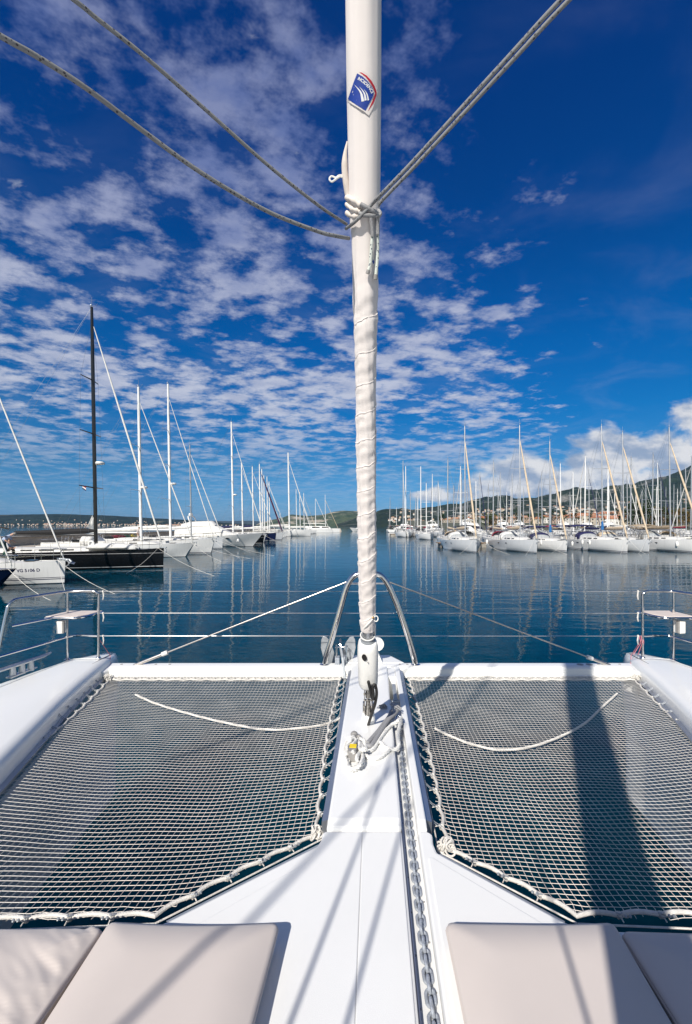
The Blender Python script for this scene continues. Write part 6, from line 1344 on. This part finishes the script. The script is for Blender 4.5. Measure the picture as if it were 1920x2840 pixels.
for k in range(420):
    u = rn.uniform(1080, 1960); y = rn.uniform(1720, 2000) + rn.random() ** 2 * 300; x = (u - U0) / F * 3300 * (.86 + .14 * (y - 1700) / 1600) * y / 3300 * 1.0; x = (u - U0) / F * y
    if noise.noise(Vector((x * .004, y * .004, 5))) < rn.uniform(-.3, .15): continue
    z = ground_at('mountain', x, y)
    if z is None or z > 120: continue
    w_ = rn.uniform(6, 12); hh = rn.uniform(5, 8); mb.cur = rn.randrange(3); mb.box((x, y, z + hh / 2 - 3), (w_, 10, hh + 6)); mb.cur = 3; mb.box((x, y, z + hh + 1.0), (w_ + 1, 11, 2.0), 0, .5)
o = mb.build('hillside_village', [walls[1], walls[0], walls[2], M['tile2']]); tag(o, 'scattered tiny houses at the foot of the mountain', 'village', None, 'stuff')
# pale quarry faces
M['scar'] = mat('quarry_rock', (0.62, 0.54, 0.42), 0.95, var=0.25, vscale=0.03)
# ------------------------------------------------------------------ trees
leafm = [mat('foliage_' + n, c, 0.9, col2=c2, vscale=1.2, spec=0.15) for n, c, c2 in (('dark', (0.030, 0.060, 0.020), (0.012, 0.028, 0.011)), ('green', (0.075, 0.105, 0.028), (0.028, 0.05, 0.015)), ('autumn', (0.26, 0.14, 0.03), (0.10, 0.075, 0.02)))]
bark = mat('bark', (0.10, 0.08, 0.06), 0.95, var=0.4, vscale=3)
def crown_mesh(seed, kind):
    rn = random.Random(seed); mb = MB(); cl = []
    for k in range(26 if kind != 2 else 20):
        if kind == 2: z = rn.uniform(0.08, 1.0); rr_ = (1.02 - z) * .26 + .03; a = rn.uniform(0, 6.28); cl.append((rr_ * rn.random() ** .5 * math.cos(a), rr_ * rn.random() ** .5 * math.sin(a), z, .13))
        else: a = rn.uniform(0, 6.28); z = rn.uniform(.25, .98); rr_ = .42 * math.sin(math.pi * min(1, (z - .15) / .9)) ** .6; q = rn.random() ** .5; cl.append((rr_ * q * math.cos(a), rr_ * q * math.sin(a), z, rn.uniform(.08, .16)))
    for cx, cy, cz, s_ in cl:
        for j in range(44):
            d_ = Vector((rn.gauss(0, 1), rn.gauss(0, 1), rn.gauss(0, .8))); p = Vector((cx, cy, cz)) + d_ * s_ * .45; n_ = Vector((rn.gauss(0, 1), rn.gauss(0, 1), rn.gauss(0, 1) + .6)).normalized(); u_ = n_.orthogonal().normalized(); v_ = n_.cross(u_); w_ = rn.uniform(.016, .034)
            mb.poly([p + u_ * w_, p + v_ * w_ * .7, p - u_ * w_, p - v_ * w_ * .7])
    return mb
protos = {}
def tree(label, x, y, z, h_, kind, mi):
    key = (kind, mi)
    T = thing('tree', label, 'tree', (x, y, z), rn.uniform(0, 6), 'trees on the shore behind the right rows')
    if key not in protos:
        c = crown_mesh(kind * 7 + mi, kind).build('crown', leafm[mi], T); tb = MB(); tb.tube([(0, 0, -.05), (.01, 0, .25), (.0, .01, .55), (0.01, 0, .8)], [.035, .026, .018, .006], 7)
        for k in range(5): a = k * 1.3; tb.tube([(0, 0, .26 + .08 * k), (.14 * math.cos(a), .14 * math.sin(a), .42 + .09 * k), (.24 * math.cos(a), .24 * math.sin(a), .52 + .08 * k)], [.014, .009, .004], 5)
        t = tb.build('trunk', bark, T, smooth=True); protos[key] = (c, t)
    else:
        for s_ in protos[key]: q = s_.copy(); COL.objects.link(q); q.parent = T
    T.scale = (h_ * .95, h_ * .95, h_)
nm = {0: 'bushy', 1: 'broad', 2: 'slim pointed'}; cn = ['dark green', 'green', 'orange-brown']
TR = [(1347, 235, 8, 0, 1), (1358, 240, 8.5, 1, 1), (1366, 238, 7, 0, 2), (1435, 240, 11, 2, 0), (1440, 250, 10, 2, 0), (1376, 300, 8, 0, 1), (1740, 245, 11, 0, 0), (1752, 240, 12.5, 1, 0), (1764, 235, 13.5, 0, 0), (1776, 242, 14, 1, 1), (1788, 236, 13, 0, 0), (1800, 245, 12, 1, 1), (1814, 238, 11, 0, 2), (1826, 244, 11.5, 1, 1), (1838, 236, 10.5, 0, 0), (1850, 242, 11, 1, 2), (1864, 238, 10, 0, 1), (1878, 240, 9.5, 1, 0), (1892, 236, 10, 0, 2), (1906, 244, 11, 1, 1), (1920, 238, 12, 0, 0), (1640, 420, 12, 2, 0), (1560, 420, 11, 0, 0), (1595, 430, 12, 1, 0), (1500, 440, 12, 0, 1), (1530, 460, 13, 1, 0), (1710, 400, 14, 2, 0), (1470, 300, 8, 0, 0), (1285, 330, 8, 0, 1), (1315, 340, 9, 1, 0), (1400, 420, 11, 0, 0), (1226, 410, 9, 0, 0), (1935, 250, 13, 1, 1), (1755, 262, 14, 2, 0), (1795, 265, 16, 2, 0)]
rn = random.Random(21)
for u, y, h_, kd, mi in TR:
    mk, rel = where(u); lab = f'{nm[kd]} {cn[mi]} tree on the shore, {rel} {mk}'
    if lab in seen: lab = f'{"taller" if h_ > 11 else "lower"} {lab}'
    if lab in seen: lab = lab.replace('on the shore', 'at the back of the shore' if y > 242 else 'at the front of the shore')
    k = 0
    while lab in seen: lab = lab.replace('tree', 'tree among others', 1) if k == 0 else lab + ' too'; k += 1
    seen.add(lab); tree(lab, ry(u, y), y, 1.2 + max(0, (y - 205)) / 120 * 1.6, h_, kd, mi)

# ------------------------------------------------------------------ people
skin = mat('skin', (0.52, 0.32, 0.23), 0.6, var=0.1, vscale=20); hair = mat('grey_hair', (0.30, 0.28, 0.25), 0.8, var=0.3, vscale=60); hair2 = mat('brown_hair', (0.12, 0.07, 0.04), 0.8, var=0.3, vscale=60)
def cloth(n, c): return mat(n, c, 0.9, var=0.2, vscale=9, bump=0.3, bscale=30)
def person(label, loc, rz, J, mats, hm, hat=None):
    """J: joint positions; mats: shirt, trousers, skin, shoes"""
    T = thing('person', label, 'person', loc, rz)
    names = ['pelvis', 'belly', 'chest', 'neck', 'head', 'top', 'shL', 'elL', 'wrL', 'haL', 'shR', 'elR', 'wrR', 'haR', 'hiL', 'knL', 'anL', 'toL', 'hiR', 'knR', 'anR', 'toR']
    rad = dict(pelvis=.15, belly=.14, chest=.155, neck=.06, head=.095, top=.075, shL=.075, elL=.052, wrL=.036, haL=.032, hiL=.105, knL=.07, anL=.05, toL=.045)
    rad.update({k[:-1] + 'R': v for k, v in rad.items() if k.endswith('L')})
    E = [('pelvis', 'belly'), ('belly', 'chest'), ('chest', 'neck'), ('neck', 'head'), ('head', 'top')]
    for s_ in 'LR': E += [('chest', 'sh' + s_), ('sh' + s_, 'el' + s_), ('el' + s_, 'wr' + s_), ('wr' + s_, 'ha' + s_), ('pelvis', 'hi' + s_), ('hi' + s_, 'kn' + s_), ('kn' + s_, 'an' + s_), ('an' + s_, 'to' + s_)]
    me = bpy.data.meshes.new('body'); vs = [J[n] for n in names]; ed = [(names.index(a), names.index(b)) for a, b in E]
    for s_ in 'LR':                              # five short fingers on each hand
        ha, wr = Vector(J['ha' + s_]), Vector(J['wr' + s_]); d_ = (ha - wr).normalized(); sd_ = d_.orthogonal().normalized()
        for k in range(5):
            b_ = ha + sd_ * (k - 2) * .016 + (d_ * -.03 if k == 0 else d_ * 0); vs.append(b_ + d_ * .03 + (sd_ * -.02 if k == 0 else sd_ * 0)); vs.append(b_ + d_ * (.075, .09, .10, .09, .07)[k] * .9 + (sd_ * -.035 if k == 0 else sd_ * 0)); i = len(vs) - 2; ed += [(names.index('ha' + s_), i), (i, i + 1)]
    me.from_pydata([tuple(v) for v in vs], ed, []); ob = bpy.data.objects.new('body', me); COL.objects.link(ob)
    sk = ob.modifiers.new('skin', 'SKIN'); sk.branch_smoothing = 0.6; ob.modifiers.new('sub', 'SUBSURF').levels = 1
    for i, v in enumerate(me.skin_vertices[0].data):
        r = rad[names[i]] if i < len(names) else .011; v.radius = (r, r); v.use_root = (i == 0)
    dg = bpy.context.evaluated_depsgraph_get(); dg.update(); m2_ = bpy.data.meshes.new_from_object(ob.evaluated_get(dg)); bpy.data.objects.remove(ob)
    for m_ in mats: m2_.materials.append(m_)
    segs = [(Vector(J[a]), Vector(J[b]), c) for a, b, c in [('pelvis', 'belly', 0), ('belly', 'chest', 0), ('chest', 'neck', 0), ('neck', 'head', 2), ('head', 'top', 2)] + [x for s_ in 'LR' for x in (('chest', 'sh' + s_, 0), ('sh' + s_, 'el' + s_, 0), ('el' + s_, 'wr' + s_, 2), ('wr' + s_, 'ha' + s_, 2), ('pelvis', 'hi' + s_, 1), ('hi' + s_, 'kn' + s_, 1), ('kn' + s_, 'an' + s_, 1), ('an' + s_, 'to' + s_, 3))]]
    for p in m2_.polygons:
        c = p.center; best = (9, 0)
        for a, b, k in segs:
            ab = b - a; t = max(0, min(1, (c - a).dot(ab) / ab.dot(ab))); d_ = (c - a - ab * t).length
            if d_ < best[0]: best = (d_, k)
        p.material_index = best[1]; p.use_smooth = True
    o = bpy.data.objects.new('body', m2_); COL.objects.link(o); o.parent = T
    h_ = Vector(J['head']); tp = Vector(J['top']); up = (tp - h_).normalized(); mb = MB(); mb.ball(tuple(h_ + up * .065), .098, 10, (1, 1, .75)); mb.build('hair', hat or hm, T, smooth=True)
    fw = Vector((1, 0, -.25)).normalized(); mb = MB(); mb.ball(tuple(h_ + fw * .10), .02, 6, (1.2, .8, 1.3))
    for s_ in (-1, 1): mb.ball(tuple(h_ + Vector((0, s_ * .097, .0))), .026, 6, (.6, .5, 1.2))
    mb.build('face', skin, T, smooth=True); mb = MB()
    for s_ in (-1, 1): mb.ball(tuple(h_ + fw * .082 + Vector((0, s_ * .035, .03))), .011, 6)
    mb.ball(tuple(h_ + fw * .088 - Vector((0, 0, .045))), .016, 6, (.5, 1.4, .4)); mb.build('eyes_and_mouth', hair2, T, smooth=True)
stand = dict(pelvis=(0, 0, .92), belly=(.01, 0, 1.08), chest=(0, 0, 1.30), neck=(0, 0, 1.46), head=(.02, 0, 1.58), top=(.02, 0, 1.68), shL=(0, .19, 1.38), elL=(.03, .26, 1.12), wrL=(.18, .20, .96), haL=(.22, .18, .93), shR=(0, -.19, 1.38), elR=(.02, -.27, 1.12), wrR=(.10, -.24, .90), haR=(.13, -.23, .85), hiL=(0, .10, .86), knL=(.03, .11, .48), anL=(0, .11, .09), toL=(.15, .12, .04), hiR=(0, -.10, .86), knR=(.02, -.11, .48), anR=(-.02, -.11, .09), toR=(.13, -.12, .04))
bend = dict(pelvis=(0, 0, .88), belly=(.08, 0, 1.02), chest=(.28, 0, 1.17), neck=(.42, 0, 1.25), head=(.53, 0, 1.30), top=(.62, 0, 1.33), shL=(.28, .18, 1.20), elL=(.34, .24, .95), wrL=(.50, .20, .86), haL=(.54, .18, .84), shR=(.28, -.18, 1.20), elR=(.20, -.26, .98), wrR=(.36, -.22, .84), haR=(.41, -.21, .82), hiL=(0, .11, .84), knL=(.10, .15, .46), anL=(-.05, .17, .09), toL=(.10, .18, .04), hiR=(-.02, -.11, .84), knR=(.16, -.13, .48), anR=(.20, -.14, .09), toR=(.35, -.15, .04))
sit = dict(pelvis=(0, 0, .34), belly=(.03, 0, .48), chest=(.12, 0, .68), neck=(.18, 0, .83), head=(.24, 0, .93), top=(.27, 0, 1.02), shL=(.12, .17, .74), elL=(.24, .24, .52), wrL=(.42, .14, .50), haL=(.46, .12, .50), shR=(.12, -.17, .74), elR=(.24, -.24, .52), wrR=(.42, -.14, .46), haR=(.46, -.12, .46), hiL=(.05, .10, .32), knL=(.40, .16, .48), anL=(.44, .14, .09), toL=(.58, .14, .04), hiR=(.05, -.10, .32), knR=(.42, -.16, .44), anR=(.46, -.15, .09), toR=(.60, -.15, .04))
p = D(8, 1543, 26.0); shoes = cloth('shoe_canvas', (0.08, 0.08, 0.09))
person('person in pale blue shirt and green trousers bending over at the left edge', (p.x, 26.0, 1.40), 0.25, bend, [cloth('pale_blue_shirt', (0.42, 0.50, 0.66)), cloth('green_trousers', (0.015, 0.075, 0.055)), skin, shoes], hair)
p = D(26, 1540, 26.6); person('person in white top crouching beside the bending person on deck', (p.x - .35, 26.7, 1.38), 0.4, sit, [cloth('white_top', (0.68, 0.68, 0.70)), cloth('black_trousers', (0.015, 0.015, 0.018)), skin, shoes], hair2)
p = D(386, 1521, 46.3); person('person in pale clothes standing on the foredeck behind the black yacht', (p.x, 46.3, 1.33), -0.4, stand, [cloth('pink_white_shirt', (0.62, 0.55, 0.53)), cloth('pale_trousers', (0.55, 0.52, 0.50)), skin, shoes], hair2)
